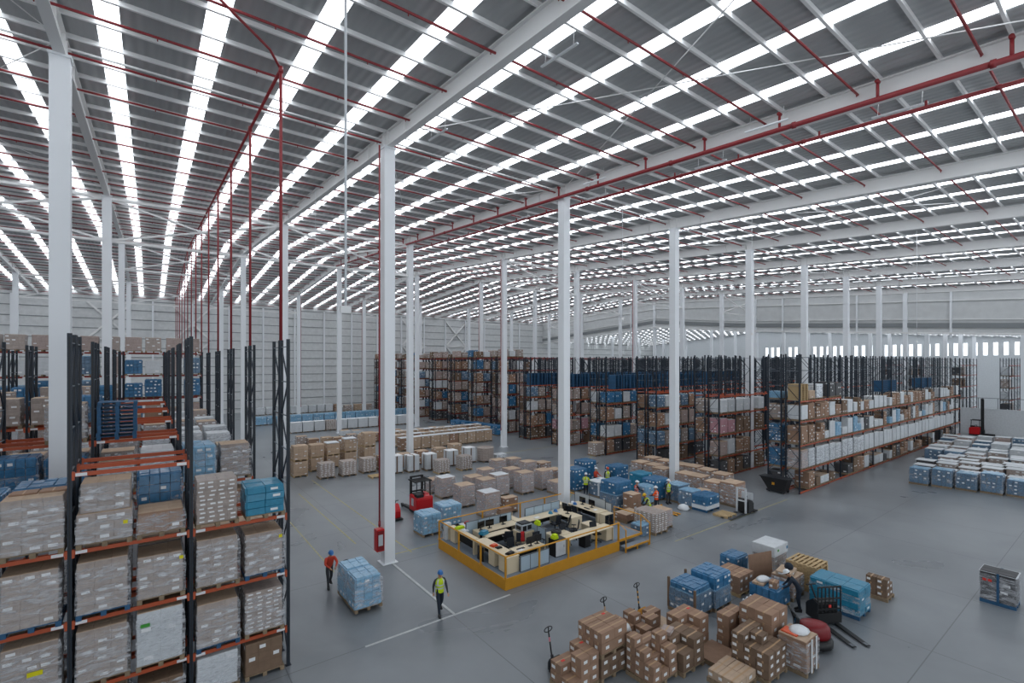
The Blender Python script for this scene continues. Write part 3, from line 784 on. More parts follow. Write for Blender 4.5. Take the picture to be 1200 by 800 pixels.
#        name            part          side     top      cells per metre   label  e    lump
KIND = {
 'grey':  ('carton_load', 'cartons', M_GREYC, M_KRAFTL, (2.6, 4.2), .5, .010, 0),
 'pink':  ('carton_load', 'cartons', M_PINKC, M_KRAFTL, (2.6, 5.5), .25, .010, 0),
 'pinkw': ('carton_load', 'cartons', M_PINKC, M_WHITEC, (2.6, 5.5), .25, .010, 0),
 'kraft': ('kraft_load', 'cartons', M_KRAFT, M_KRAFTL, (2.6, 4.0), .35, .010, 0),
 'kraftl':('kraft_load', 'cartons', M_KRAFTL, M_KRAFTL, (2.2, 5.0), .2, .012, .02),
 'kraftd':('kraft_load', 'cartons', M_KRAFTD, M_KRAFTD, (2.4, 3.5), .35, .010, 0),
 'lab':   ('kraft_load', 'cartons', M_GREYC, M_GREYC, (3.2, 8.0), 1.0, .008, 0),
 'white': ('white_load', 'white_cartons', M_WHITEC, M_WHITEC, (2.4, 3.0), .1, .010, 0),
 'whitek':('white_load', 'white_cartons', M_WHITEC, M_KRAFTL, (2.0, 2.4), .2, .010, 0),
 'tall':  ('white_load', 'white_cartons', M_WHITEC, M_LABEL, (1.7, .9), .0, .012, 0),
 'dark':  ('dark_load', 'dark_cartons', M_DARKC, M_DARKC, (2.2, 3.5), .2, .010, 0),
 'rose':  ('rose_load', 'rose_cartons', M_ROSE, M_WHITEC, (2.4, 4.2), .2, .010, 0),
 'blue':  ('bottle_load', 'bottle_packs', M_BLUE, M_BLUE, (3.2, 3.6), .3, .028, .03),
 'bluel': ('bottle_load', 'bottle_packs', M_BLUEL, M_BLUEL, (3.0, 3.6), .25, .028, .03),
 'blued': ('bottle_load', 'bottle_packs', M_BLUED, M_BLUEL, (3.2, 3.4), .35, .028, .03),
 'teal':  ('teal_load', 'teal_packs', M_TEAL, M_TEAL, (1.8, 4.4), .3, .02, .03),
}
def load(kind, x, y, z, w, d, h, label, group=None, wood='wood', film=True, seed=None, pal=True, lump=None, taper=0, lab=None, nocol=False):
    nm, part, ms, mt, (cx, cz), lb, e, lp = KIND[kind]
    if any(x-.3 < g < x+w+.3 and y-.3 < c < y+d+.3 for g in GX for c in CY) and not nocol: return None
    seed = RN.randrange(4) if seed is None else seed
    t = thing(nm, label, 'pallet load', (x, y, z), 0, group)
    pz = .144 if pal else 0
    if pal: place(pallet_mesh(w, d, wood), 'pallet', t)
    hb = max(.15, h-pz)
    k = (kind, round(w,1), round(d,1), round(hb,1), seed, taper)
    if k not in CACHE:
        nx = max(1, round(w*cx)); ny = max(1, round(d*cx)); nz = max(1, round(hb*cz))
        CACHE[k] = block_mesh(part, round(w,1)-.04, round(d,1)-.04, round(hb,1), nx, ny, nz, [ms, mt, M_LABEL], lb, e, .012, .012, seed=seed*7+3, lump=lp, taper=taper)
    o = place(CACHE[k], part, t, (.02, .02, pz+.002))
    if film: place(film_mesh(w-.04, d-.04, round(hb,1), seed), 'stretch_film', t, (.02, .02, pz-.05))
    return t
def sticker(t, x, y, z, w, h, m, face='y', name='sticker'):
    b = MB()
    if face == 'y': b.bx(x, x+w, y-.004, y, z, z+h)
    else: b.bx(x-.004, x, y, y+w, z, z+h)
    return b.build(name, m, t)

def pallet_thing(x, y, z, w, d, wood, label, group=None, cheap=False):
    mt = {'wood': M_DWOOD, 'blue': M_BLUEP, 'fresh': M_YWOOD}[wood]
    nm = {'wood': 'wooden_pallet', 'blue': 'blue_pallet', 'fresh': 'pine_pallet'}[wood]
    if cheap:
        o = place(pallet_mesh(w, d, wood), nm, None, (x, y, z)); return tag(o, label, 'pallet', group)
    t = thing(nm, label, 'pallet', (x, y, z), 0, group)
    k = ('slats', round(w,2), round(d,2), wood)
    if k not in CACHE:
        CACHE[k] = wood_pallet_mb(w, d).mesh('deck_slats', mt)
        b = MB(); b.bx(0, .12, 0, d, 0, .122); CACHE[k+(1,)] = b.mesh('bearer', mt)
    place(CACHE[k], 'deck_slats', t)
    for xx in (0, w/2-.06, w-.12): place(CACHE[k+(1,)], 'bearer', t, (xx, 0, 0))
    return t

# ------------------------------------------------------------------ pallet racks
RT = 11.0
def frame_mesh(dp, h=RT):
    k = ('frame', dp, h)
    if k in CACHE: return CACHE[k]
    b = MB()
    for y in (0, dp-.09):
        b.bx(-.05, .05, y, y+.09, 0, h, 0); b.bx(-.09, .09, y-.02, y+.11, 0, .02, 0)
        b.bx(-.012, .012, y-.004, y, .2, h-.1, 2)
    z = .35; s = 0
    while z < h-1.2:
        b.bar((0,.06,z), (0,dp-.06,z), .045, .03, 1)
        a, c = (.06, dp-.06) if s % 2 == 0 else (dp-.06, .06)
        b.bar((0,a,z), (0,c,z+1.15), .045, .03, 0); z += 1.15; s += 1
    b.bar((0,.06,h-.25), (0,dp-.06,h-.25), .045, .03, 1)
    CACHE[k] = b.mesh('upright_frame', [M_UP, M_BRACE, M_BLACK]); return CACHE[k]
def beam_mesh(L, m_, lab):
    k = ('beam', round(L,2), m_.name, lab)
    if k in CACHE: return CACHE[k]
    b = MB(); b.bx(.05, L-.05, 0, .05, -.11, 0, 0)
    b.bx(.045, .1, -.008, .06, -.2, .03, 0); b.bx(L-.1, L-.045, -.008, .06, -.2, .03, 0)
    if lab:
        b.bx(.12, .36, -.006, 0, -.1, -.015, 1); b.bx(L-.36, L-.12, -.006, 0, -.1, -.015, 1)
    CACHE[k] = b.mesh('shelf_beam', [m_, M_LABEL]); return CACHE[k]
def rack_row(x0, nb, y, dp, pitch, label, group, beams, lab=False, dark=False, name='pallet_rack', h=RT):
    """beams: list of (bay, level height, which) with which in 'front','rear' """
    t = thing(name, label, 'pallet rack', (x0, y, 0), 0, group)
    fm = frame_mesh(dp, h)
    for k in range(nb+1): place(fm, 'upright_frame', t, (k*pitch, 0, 0))
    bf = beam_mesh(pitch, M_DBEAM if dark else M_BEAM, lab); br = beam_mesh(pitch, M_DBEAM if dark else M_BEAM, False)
    for b_, z, wh in beams:
        if wh == 'front': place(bf, 'shelf_beam', t, (b_*pitch, -.012, z))
        else: place(br, 'shelf_beam', t, (b_*pitch, dp-.045, z))
    return t

# the near racks: double rows along X, their aisle ends at X = 3.75
PX_, XE, DP = 2.73, 3.745, 1.1
LV = [1.35, 3.22, 5.13, 7.23, 9.15, 11.05]
SETY = [17.5+6.6*k for k in range(6)]
NB = 6                                    # bays, counted back from the aisle end (bay 1 = the end bay)
LVN = ['ground', 'first shelf', 'second shelf', 'third shelf', 'fourth shelf', 'fifth shelf', 'top shelf']
BAYN = ['end bay'] + [ORD[k]+' bay' for k in range(1, 25)]
def baymin(b): return XE-PX_*(b+1)        # b = 0 is the end bay
SETN = ['nearest', 'second', 'third', 'fourth', 'fifth', 'farthest']
for s, y in enumerate(SETY):
    for row in (0, 1):
        yy = y+row*1.28
        bl = []
        for b in range(NB):
            bi = NB-1-b
            for l, z in enumerate(LV):
                if s < 5 and l > 3: continue
                if s < 5 and l == 3 and b == 0: continue
                if s == 0 and l == 3 and b == 2: continue
                for wh in ('front', 'rear'): bl.append((bi, z, wh))
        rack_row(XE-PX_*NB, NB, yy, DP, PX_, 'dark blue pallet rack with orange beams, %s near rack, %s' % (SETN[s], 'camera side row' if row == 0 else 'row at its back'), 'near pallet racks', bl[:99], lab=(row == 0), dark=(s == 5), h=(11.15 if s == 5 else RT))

def rl(s, row, b, l, slot, kind, h, w=1.15, d=1.12, wood='wood', film=True, dx=0, extra='', seed=None, dy=-.1, pal=True, look=None, z=None):
    """load in the near racks: slot 0 = away from the aisle end, 1 = towards it"""
    x = baymin(b)+.13+slot*1.3+dx
    y = SETY[s]+row*1.28+dy+(.0 if row == 0 else .12)
    zz = 0.0 if l == 0 else LV[l-1]+.005
    if z is not None: zz = z
    lk = look or {'grey':'grey film wrapped cartons','pink':'mauve wrapped cartons','kraft':'brown cartons','kraftd':'dark brown cartons','white':'white wrapped cartons','whitek':'white cartons','tall':'tall white boxes','blue':'blue bottle packs','bluel':'pale blue wrapped bottles','blued':'slate blue wrapped bottles','teal':'bright teal packs','lab':'small white labelled cartons','dark':'dark cartons','kraftl':'pale brown cartons','pinkw':'mauve cartons under white sheet','rose':'rose cartons'}[kind]
    return load(kind, x, y, zz, w, d, h, '%s, %s, %s, %s, %s near rack%s' % (lk, LVN[l], BAYN[b], ('inner place', 'outer place')[slot], SETN[s], '' if row == 0 else ' back row'), 'loads in the near racks', wood, film, seed)
# ---- nearest rack, row facing the camera
t = rl(0,0,0,0,0,'white',1.1); t = rl(0,0,0,0,1,'kraftd',1.12, film=False, look='dark brown labelled cartons')
rl(0,0,1,0,0,'grey',1.0); rl(0,0,1,0,1,'kraftd',.95); rl(0,0,2,0,0,'grey',1.0); rl(0,0,2,0,1,'grey',1.0)
t = rl(0,0,0,1,0,'grey',1.45, wood='blue'); rl(0,0,0,1,1,'lab',1.4, seed=1)
t = rl(0,0,1,1,0,'grey',1.5); t = rl(0,0,1,1,1,'whitek',1.62, dx=-.02, look='white cartons under brown lids')
sticker(t, .1, -.02, 1.25, .22, .1, M_GREEN); sticker(t, .12, -.02, 1.12, .22, .1, M_LABEL)
t = rl(0,0,2,1,0,'grey',1.5); t = rl(0,0,2,1,1,'grey',1.55); sticker(t, .5, -.03, .75, .3, .12, M_YELB)
t = rl(0,0,0,2,0,'grey',1.5, look='beige wrapped carton'); t = rl(0,0,0,2,1,'grey',1.45, wood='blue', seed=2); sticker(t, .98, -.03, 1.2, .1, .1, M_YELB)
t = rl(0,0,1,2,0,'grey',1.55, wood='blue', seed=3); t['label'] = 'grey wrapped cartons on blue pallet, second shelf, second bay of nearest near rack'
t = rl(0,0,1,2,1,'grey',1.3, seed=0, dy=.0); sticker(t, 1.0, -.03, 1.12, .1, .1, M_YELB)
rl(0,0,2,2,0,'grey',1.5, wood='blue', seed=1); rl(0,0,2,2,1,'grey',1.5, wood='blue', seed=2)
t = rl(0,0,0,3,0,'lab',1.45, seed=0, film=False, dx=-.02); t = rl(0,0,0,3,1,'teal',1.05, film=False, dx=.03, seed=1)
t['label'] = 'bright teal packs with white film back, at the aisle end of the nearest rack'
t = rl(0,0,1,3,0,'grey',.95, seed=2, w=1.2); sticker(t, 1.0, -.03, .55, .1, .1, M_YELB)
load('grey', baymin(1)+.2, SETY[0], LV[2]+.96, 1.05, 1.0, .75, 'smaller grey wrapped cartons stacked on the load by the third shelf label', None, pal=False)
rl(0,0,1,3,1,'kraft',.75, film=True, look='low brown wrapped cartons')
t = rl(0,0,2,3,1,'grey',1.5, seed=0, w=1.2); rl(0,0,2,3,0,'grey',1.35, seed=3)
for k in range(2):
    o = MB(); o.bx(0,.54,0,.5,0,.06); o.bx(.25,.29,-.002,.502,.03,.0615,1)
    o = o.build('cardboard_sheet', [M_KRAFT, M_TAPE], None, .004, False, (baymin(2)+1.5+k*.58, SETY[0]+.45, LV[2]+1.545)); tag(o, 'flat brown carton lid lying on the wrapped load, %s one' % ('inner','outer')[k], 'carton')
for b in (3, 4):
    for l in (1, 2, 3):
        for s_ in (0, 1): rl(0,0,b,l,s_,'grey',1.4)
# nearest rack, row at the back
for b, l, s_, k_, h in ((1,3,0,'bluel',1.45),(1,3,1,'blue',1.5),(1,2,0,'grey',1.3),(1,2,1,'grey',1.3),(0,2,0,'grey',1.4),(0,2,1,'grey',1.4),(2,3,0,'blue',1.4),(2,3,1,'blue',1.5),(3,3,1,'grey',1.4),(0,1,0,'grey',1.4),(0,1,1,'grey',1.4),(1,1,0,'grey',1.4),(1,1,1,'grey',1.4)):
    rl(0,1,b,l,s_,k_,h)
# second rack
for row, b, l, s_, k_, h in ((0,0,3,0,'bluel',1.5),(0,0,3,1,'grey',1.55),(0,1,3,0,'whitek',1.25),(0,1,3,1,'white',1.5),(0,2,3,0,'blue',1.6),(0,2,3,1,'blue',1.5),(0,3,3,1,'grey',1.5),(0,3,3,0,'blue',1.5),
        (1,0,3,0,'bluel',1.4),(1,0,3,1,'grey',1.3),(1,1,3,0,'grey',1.4),(1,1,3,1,'white',1.4),(1,2,3,0,'grey',1.5),(0,0,2,0,'grey',1.4),(0,0,2,1,'kraft',1.4),(0,1,2,0,'grey',1.4),(0,1,2,1,'bluel',1.4),(1,2,3,1,'grey',1.5),(0,2,4,1,'grey',1.45),(0,3,4,1,'grey',1.45),(0,3,4,0,'grey',1.4)):
    rl(1,row,b,l,s_,k_,h)
# blue pallets on top of the second rack
for k in range(10):
    pallet_thing(baymin(1)+.12+RN.uniform(-.02,.02), SETY[1]-.05+RN.uniform(-.03,.03), LV[3]+.005+k*.146, 1.2, 1.0, 'blue', 'blue empty pallet in the tall near rack stack, %s from the bottom' % ORD[k], 'blue pallets stacked on the near rack')
# racks three to five
KP = ['grey','grey','white','bluel','grey','kraft','whitek','blue']
rr = random.Random(5)
for s in (2, 3, 4):
    for row in (0, 1):
        for b in range(0, 5 if row == 0 else 3):
            for l in (3, 2):
                if l == 2 and row == 1: continue
                for s_ in (0, 1):
                    if rr.random() < .1: continue
                    k_ = rr.choice(KP) if b < 4 else 'grey'
                    if b == 0: k_ = rr.choice(['white','bluel','grey','white'])
                    rl(s,row,b,l,s_,k_,rr.choice((1.2,1.35,1.45)), film=(s < 4))
    for b in (2, 3, 4):
        for s_ in (0, 1):
            if rr.random() < .6: rl(s,0,b,4,s_,rr.choice(('grey','grey','blue')),1.3, film=False)
# farthest near rack is full to the top
for b in range(5):
    for l in range(2, 7):
        for s_ in (0, 1):
            if rr.random() < .08: continue
            k_ = rr.choice(['grey','grey','pink','blue','blued','grey','whitek'])
            if l == 6: k_ = rr.choice(['grey','pink','grey'])
            if l == 4 and b in (1, 0): k_ = 'blue'
            rl(5,0,b,l,s_,k_,rr.choice((1.25,1.4,1.5)) if l < 6 else 1.2, film=False)
for k in range(9):
    pallet_thing(baymin(1)+.14, SETY[5]-.1, LV[3]+1.45*0+.005+k*.146, 1.2, 1.0, 'blue', 'blue empty pallet in the farthest near rack, %s from the bottom' % ORD[k], 'blue pallets in the farthest near rack', True) if False else None
# ------------------------------------------------------------------ the far block of racks, ends at X = 40.3
FX, FP, FNB, FDP = 40.35, 2.73, 19, 1.1
FL_ = [.15, 1.83, 3.78, 5.63, 7.22, 9.1, 11.0]
FY = [16.42+6.62*j for j in range(14)]
FLN = ['bottom level', 'second level', 'third level', 'fourth level', 'fifth level', 'sixth level', 'top level']
rf = random.Random(21)
def fr(j, row, b, l, slot, kind, h, w=1.15, d=1.12, film=False, wood='wood', seed=None, n=2):
    x = FX+b*FP+.12+slot*(1.3 if n == 2 else .86); y = FY[j]+row*1.36-.08+(0 if row == 0 else .12)
    lk = {'grey':'grey wrapped cartons','pink':'mauve wrapped cartons','kraft':'brown cartons','kraftd':'dark brown cartons','white':'white wrapped load','whitek':'white cartons','tall':'tall white boxes','blue':'blue bottle packs','bluel':'pale blue wrapped load','blued':'slate blue bottles','dark':'dark grey cartons','rose':'rose cartons','lab':'white labelled cartons','kraftl':'pale brown sacks','pinkw':'mauve cartons'}[kind]
    rk = 'long aisle rack' if j == 0 else '%s far rack' % ORD[j]
    pl = ('inner place', 'outer place')[slot] if n == 2 else ('first place', 'middle place', 'last place')[slot]
    return load(kind, x, y, FL_[l]+.005, w, d, h, '%s, %s, %s, %s%s, %s' % (lk, FLN[l], 'end bay' if b == 0 else ORD[b]+' bay', rk, '' if row == 0 else ' back row', pl), 'loads in the far racks', wood, film, seed)
for j, y in enumerate(FY):
    full = j >= 6
    for row in (0, 1):
        bl = []
        if j == 0:
            if row == 0:
                bl = [(b, z, 'front') for b in range(FNB) for z in FL_[:5] if not (z == FL_[4] and b > 2)]
                bl += [(b, z, 'rear') for b in range(3) for z in FL_[:5]]
            else: bl = [(b, z, w) for b in range(3) for z in FL_[:4] for w in ('front','rear')]
        else:
            nbv = 4 if row == 0 else 2
            lv = FL_ if full else FL_[:5]
            bl = [(b, z, w) for b in range(nbv) for z in lv for w in ('front', 'rear')]
            if row == 0: bl += [(b, lv[-1], 'front') for b in range(nbv, FNB)]
        nm = 'long pallet rack beside the open aisle, dark uprights and orange beams' if j == 0 else 'pallet rack in the far block, %s back from the open aisle' % ORD[j]
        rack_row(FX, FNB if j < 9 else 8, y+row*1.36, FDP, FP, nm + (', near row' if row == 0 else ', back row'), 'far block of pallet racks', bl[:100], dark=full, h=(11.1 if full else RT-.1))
# long aisle rack, near row: every bay
for b in range(FNB):
    n = 3 if b % 3 == 1 else 2
    w = .8 if n == 3 else 1.15
    for slot in range(n):
        q = rf.random()
        if b < 17 or slot == 0:
            k_ = rf.choice(['kraftd','kraft','whitek','dark','kraftd','whitek']); 
            if q > .22: fr(0,0,b,0,slot,k_,rf.choice((.75,.95,1.2,1.35)),w,n=n)
            fr(0,0,b,1,slot,'tall' if b else ('pink' if slot == 0 else 'white'),rf.choice((1.45,1.5,1.55)),w,n=n, film=(b < 5))
            if q > .06: fr(0,0,b,2,slot,rf.choice(['kraft','white','tall','white','dark','whitek','kraft','bluel']) if b else 'kraft',rf.choice((.7,1.2,1.4,1.45)) if b else 1.4,w,n=n)
            if q > .06: fr(0,0,b,3,slot,rf.choice(['kraft','kraft','tall','white','kraftd','whitek']),rf.choice((.9,1.25,1.35)),w,n=n)
# its top loads
for k in range(9):
    pallet_thing(FX+.1, FY[0]-.05, FL_[4]+.005+k*.146, 1.2, 1.0, 'fresh', 'yellow pine pallet on top of the long aisle rack, %s from the bottom' % ORD[k], 'pine pallets on the long aisle rack')
fr(0,0,0,4,1,'kraftl',.7)
t = fr(0,0,1,4,0,'white',1.2, film=True, w=1.2); fr(0,0,2,4,0,'dark',1.3); fr(0,0,2,4,1,'dark',1.25)
# its back row, seen from the end
for l, k_, h in ((0,'dark',1.3),(1,'blue',1.4),(2,'blue',1.45),(3,'grey',1.2)): fr(0,1,0,l,0,k_,h,film=(l in (1,2)))
fr(0,1,0,4,0,'bluel',.6); fr(0,1,1,4,0,'white',.9); fr(0,1,0,4,1,'kraft',.5)
# the racks behind
PAL = {1: ['grey','kraft','rose','pink','white'], 2: ['grey','white','blued','pink','kraft'], 3: ['kraft','white','blue','grey'], 4: ['rose','grey','pink','kraft']}
for j in range(1, 14):
    full = j >= 6
    nb = {1:3, 2:3, 3:2, 4:2, 5:2}.get(j, 2 if j < 9 else 1)
    for row in (0, 1):
        for b in range(nb if row == 0 else 1):
            for l in range(7 if full else 4):
                for slot in (0, 1):
                    if row == 1 and slot == 1: continue
                    if rf.random() < .07: continue
                    k_ = rf.choice(PAL.get(j, ['grey','pink','kraft','grey','kraftd','blue','white','pink','blued']))
                    if l == 0: k_ = rf.choice(['kraftd','dark','grey','kraft'])
                    if j == 1 and l == 2 and row == 0: k_ = ('rose','rose')[slot] if b == 0 else 'kraftd'
                    if j == 1 and l == 3 and row == 0: k_ = 'white'
                    if j == 2 and l == 1: k_ = 'blued' if slot == 0 else 'grey'
                    h = rf.choice((1.2,1.35,1.45))
                    if not full and l == 3: h = 1.25
                    if full and l == 6: h = rf.choice((.6,.9,1.1))
                    fr(j,row,b,l,slot,k_,h)
# blue empty pallets stacked on the fifth level of the racks behind
cnt = 0
stack_rest = MB()
pml = pallet_lower_mb(1.2, 1.0); ptop = MB(); ptop.bx(0,1.2,0,1.0,.12,.144)
spots = []
for j in (4, 5, 3):
    for b in range(0, 15 if j > 3 else 8):
        for slot in (0, 1):
            if (b*2+slot+j) % 7 == 3: continue
            spots.append((j, b, slot))
for b in (7, 8, 12, 13): spots.append((0, b, 0)); 
spots.sort(key=lambda q: (q[0]*6.6)+q[1]*2.73)
for j, b, slot in spots:
    x = FX+b*FP+.12+slot*1.3; y = FY[j]-.04; z0 = FL_[4]+.005
    nn = 11 if j else 8
    for k in range(nn):
        if cnt < 290:
            o = pallet_thing(x, y, z0+k*.146, 1.2, 1.0, 'blue', 'blue empty pallet, %s bay, %s place, %s, %s up' % ('end' if b == 0 else ORD[b], ('inner','outer')[slot], 'long aisle rack' if j == 0 else ORD[j]+' far rack', ORD[k]), 'blue pallets stacked in the far racks', True); cnt += 1
        else:
            for src in (pml, ptop):
                o_ = len(stack_rest.v); stack_rest.v += [(p[0]+x, p[1]+y, p[2]+z0+k*.146) for p in src.v]; stack_rest.f += [tuple(i+o_ for i in f) for f in src.f]; stack_rest.m += src.m
o = stack_rest.build('blue_pallet', M_BLUEP); tag(o, 'remaining blue empty pallets far back in the racks', 'pallets', None, 'stuff')
# a wrapped blue stack and some shelving in the lower hall
for k, yy in enumerate((8, 14, 20, 26, 31)):
    t = rack_row(112, 5, yy, 1.1, 2.73, 'grey rack in the lower hall beyond the fascia, %s from the partition' % ORD[k], 'racks in the lower hall', [(b, z, 'front') for b in range(5) for z in (2, 4, 6, 8, 9.8)], dark=True)
    for b in range(2):
        for l, z in enumerate((0, 2, 4, 6, 8)):
            load(rf.choice(['kraftd','dark','grey','white']), 112.15+b*2.73, yy-.05, z+.005, 1.15, 1.1, 1.4, 'stock on %s level, %s bay, of %s lower hall rack' % (ORD[l], ORD[b], ORD[k]), 'stock in the lower hall', 'wood', False)
# ------------------------------------------------------------------ stock on the floor
def at(px, py, **k):
    return fl(px, py)
def fload(kind, px, py, w, d, h, label, group=None, **k):
    """load whose nearest bottom corner is seen at the pixel"""
    x, y = fl(px, py)
    if x+w > 40.2 and x < 93 and 16.3 < y+d and y < 104: x = 40.1-w
    return load(kind, x, y, 0, w, d, h, label, group, **k)
G1 = 'carton loads on the floor behind the office'
# mauve carton loads between the reach truck and the office column
for (px, py, k_, h, lb) in (
    (517.5,585,'pinkw',1.5,'mauve wrapped load with white top sheet beside the red reach truck'),
    (505,579,'pink',1.0,'low mauve wrapped load just behind the red reach truck'),
    (540,596,'pink',1.55,'mauve wrapped load nearest the blue bottle loads'),
    (551,584,'pink',1.5,'mauve load with kraft top behind the load nearest the blue bottles'),
    (566,588,'pink',1.55,'mauve load with kraft top in the middle of the block'),
    (582,583,'pinkw',1.6,'mauve load with a white label panel in the middle of the block'),
    (566,572,'pink',1.4,'mauve load at the back of the block, third row'),
    (569,608,'pinkw',1.6,'white topped mauve load just behind the blue office partition'),
    (581,559,'pink',1.4,'mauve load in the last row, nearest the strapped white loads'),
    (599,557,'pink',1.4,'mauve load in the last row, beside its first one'),
    (597,573,'pink',1.55,'mauve load in the third row by the gap'),
    (612,580,'pink',1.6,'tall mauve load with pale front facing the gap'),
    (617,563,'pink',1.5,'mauve load in the last row behind the tall pale front'),
    (635,575,'pink',1.5,'mauve load last towards the office column'),
    (634,561,'kraft',1.3,'brown torn topped load behind the last mauve load'),
    (648,569,'kraft',1.2,'brown load just before the office column'),
    (669,566,'pink',1.2,'mauve load half hidden behind the office column'),
    (652,580,'pink',.9,'low mauve load beside the office column')):
    fload(k_, px, py, 1.2, 1.1, h, lb, G1, film=True)
t = fload('bluel', 495.6, 630, 1.25, 1.25, 1.2, 'blue bottle load by the yellow platform corner, nearest the reach truck', seed=1)
x, y = t.location[:2]; sticker(t, 1.0, .2, 1.215, .12, .01, M_REDST)
fload('bluel', 519, 620, 1.3, 1.25, 1.35, 'blue bottle load with stepped top behind the platform rail', seed=2)
fload('kraft', 592, 603, 1.1, .7, 1.0, 'kraft carton load behind the office, beside the white topped load', film=False)
# strapped white loads and carton loads beyond the reach truck
def strapped(px, py, h, lb, w=1.05):
    t = fload('tall', px, py, w, 1.05, h, lb, 'white strapped loads', film=False)
    b = MB()
    for u in (w*.5,): b.bx(u-.06, u+.06, -.03, 1.08, .1, h+.012); b.bx(-.03, w+.03, .5, .6, .1, h+.013)
    b.build('strap', M_STRAP, t)
for px, py, h, lb in ((459,556,1.6,'white strapped load half behind the near column'),(479,554,1.55,'white strapped load with a column rising behind it'),(500,552,1.5,'white strapped load, second from the hidden column'),(526,547,1.5,'white strapped load between the carton loads'),(547,543,1.5,'white strapped load nearest the round stack')):
    strapped(px, py, h, lb)
fload('lab', 514, 556, 1.2, 1.1, 1.25, 'brown carton load on pine pallet before the strapped white loads', wood='fresh', film=False)
fload('lab', 541, 552, 1.2, 1.1, 1.3, 'brown carton load on pine pallet before the last strapped load', wood='fresh', film=False)
fload('kraft', 469, 549, 1.2, 1.1, 1.3, 'kraft load behind the first strapped white load', film=False)
fload('kraft', 490, 545, 1.2, 1.1, 1.35, 'kraft load behind the second strapped white load', film=False)
fload('kraftl', 511, 541, 1.2, 1.1, 1.3, 'pale kraft load behind the third strapped white load', film=False)
fload('kraftl', 530, 537, 1.2, 1.1, 1.4, 'pale kraft load behind the fourth strapped white load', film=False)
x, y = fl(567, 542)
t = thing('drum_stack', 'round stack of brown tins under film at the row end', 'drum stack', (x+.6, y+.6, 0)); place(pallet_mesh(1.2,1.2,'wood'), 'pallet', t, (-.6,-.6,0))
b = MB(); pr = [(.85,.15)]
for k in range(6): z = .15+k*.22; pr += [(.84,z+.01),(.87,z+.04),(.87,z+.18),(.84,z+.21)]
pr += [(.8,1.48),(0,1.5)]; b.lathe(pr, 18); b.build('tins', M_GREYC, t)
fload('white', 582, 539, 1.3, .9, .55, 'low white wrapped load alone beyond the round stack')
# long rows with flat white tops
for r_, (pa, n, h) in enumerate((((470,529),10,1.45), ((462,524.5),11,1.4), ((455,520),11,1.4))):
    x, y = fl(*pa)
    for k in range(n):
        load('kraftl' if (k*7+r_) % 5 else 'kraft', x+k*1.28, y, 0, 1.22, 1.1, h, 'pale carton load under white sheet, %s long row, %s from the hose column' % (ORD[r_], ORD[k]), 'long rows with white tops', film=False)
        b = MB(); b.bx(0,1.26,0,1.14,0,.03); b = b.build('cover_sheet', M_BAG, None, .01, False, (x+k*1.28-.02, y-.02, h+.035))
        tag(b, 'white cover sheet, %s row of white topped loads, %s along' % (ORD[r_], ORD[k]), 'sheet', 'white sheets on the long rows')
# brown stock left of the near column
G2 = 'brown stock beyond the near racks'
for px, py, h, k_ in ((375,562,1.3,'lab'),(401,559,1.35,'lab'),(425,555,1.35,'lab'),(446,552,1.3,'kraft')):
    fload(k_, px, py, 1.3, 1.15, h, 'labelled brown cartons in the front row of brown stock, %s from the rack' % ORD[[375,401,425,446].index(px)], G2, film=False)
x, y = fl(345, 560)
for k in range(5):
    for r_ in range(2):
        if r_ == 0 and k == 0:
            pass
        hh = (2.75, 2.4, 2.3, 2.5, 2.9)[k]-(.4 if r_ else 0)
        px = (344, 364, 383, 404, 427)[k]; py = (560, 553, 549, 545.5, 541)[k]
        xx, yy = fl(px, py); xx += r_*.1; yy += r_*1.3
        t1 = load('kraftl', xx, yy, 0, 1.25, 1.15, hh/2, 'pale brown sack load, %s tall stack beyond the rack, lower, %s' % (ORD[k], 'front' if r_ == 0 else 'behind'), G2, film=False, wood='fresh')
        t1 = load('kraftl', xx+.02, yy+.02, hh/2+.035, 1.22, 1.12, hh/2, 'pale brown sack load, %s tall stack beyond the rack, upper, %s' % (ORD[k], 'front' if r_ == 0 else 'behind'), G2, film=False, wood='fresh')
        if k in (2, 3): b = MB(); b.bx(0,1.2,0,1.1,0,.1); tag(b.build('cover_sheet', M_BAG, None, .03, False, (xx, yy, hh+.07)), 'white sheet over the %s tall stack, %s' % (ORD[k], 'front' if r_ == 0 else 'behind'), 'sheet')
x, y = fl(436, 561); pallet_thing(x, y, 0, 1.3, 1.1, 'fresh', 'empty pine pallet on the floor before the brown stock')
# low mixed loads behind them
for i, (px, py, k_, h) in enumerate(((348,524,'grey',1.2),(362,524,'kraft',.9),(378,521,'kraftl',.8),(392,523,'kraft',1.0),(408,518,'grey',.9),(424,515,'kraftl',.7),(436,518,'kraft',1.1),(452,512,'kraftl',.8),(462,510,'kraft',.7),(490,508,'kraftl',.6),(505,505,'kraft',.55),(400,512,'whitek',.8),(414,511,'whitek',.7))):
    fload(k_, px, py, 1.25, 1.15, h, 'low %s load among the mixed stock before the white box row, %s of them' % ({'grey':'grey','kraft':'brown','kraftl':'pale brown','whitek':'white'}[k_], ORD[i]), 'mixed low loads', film=False)
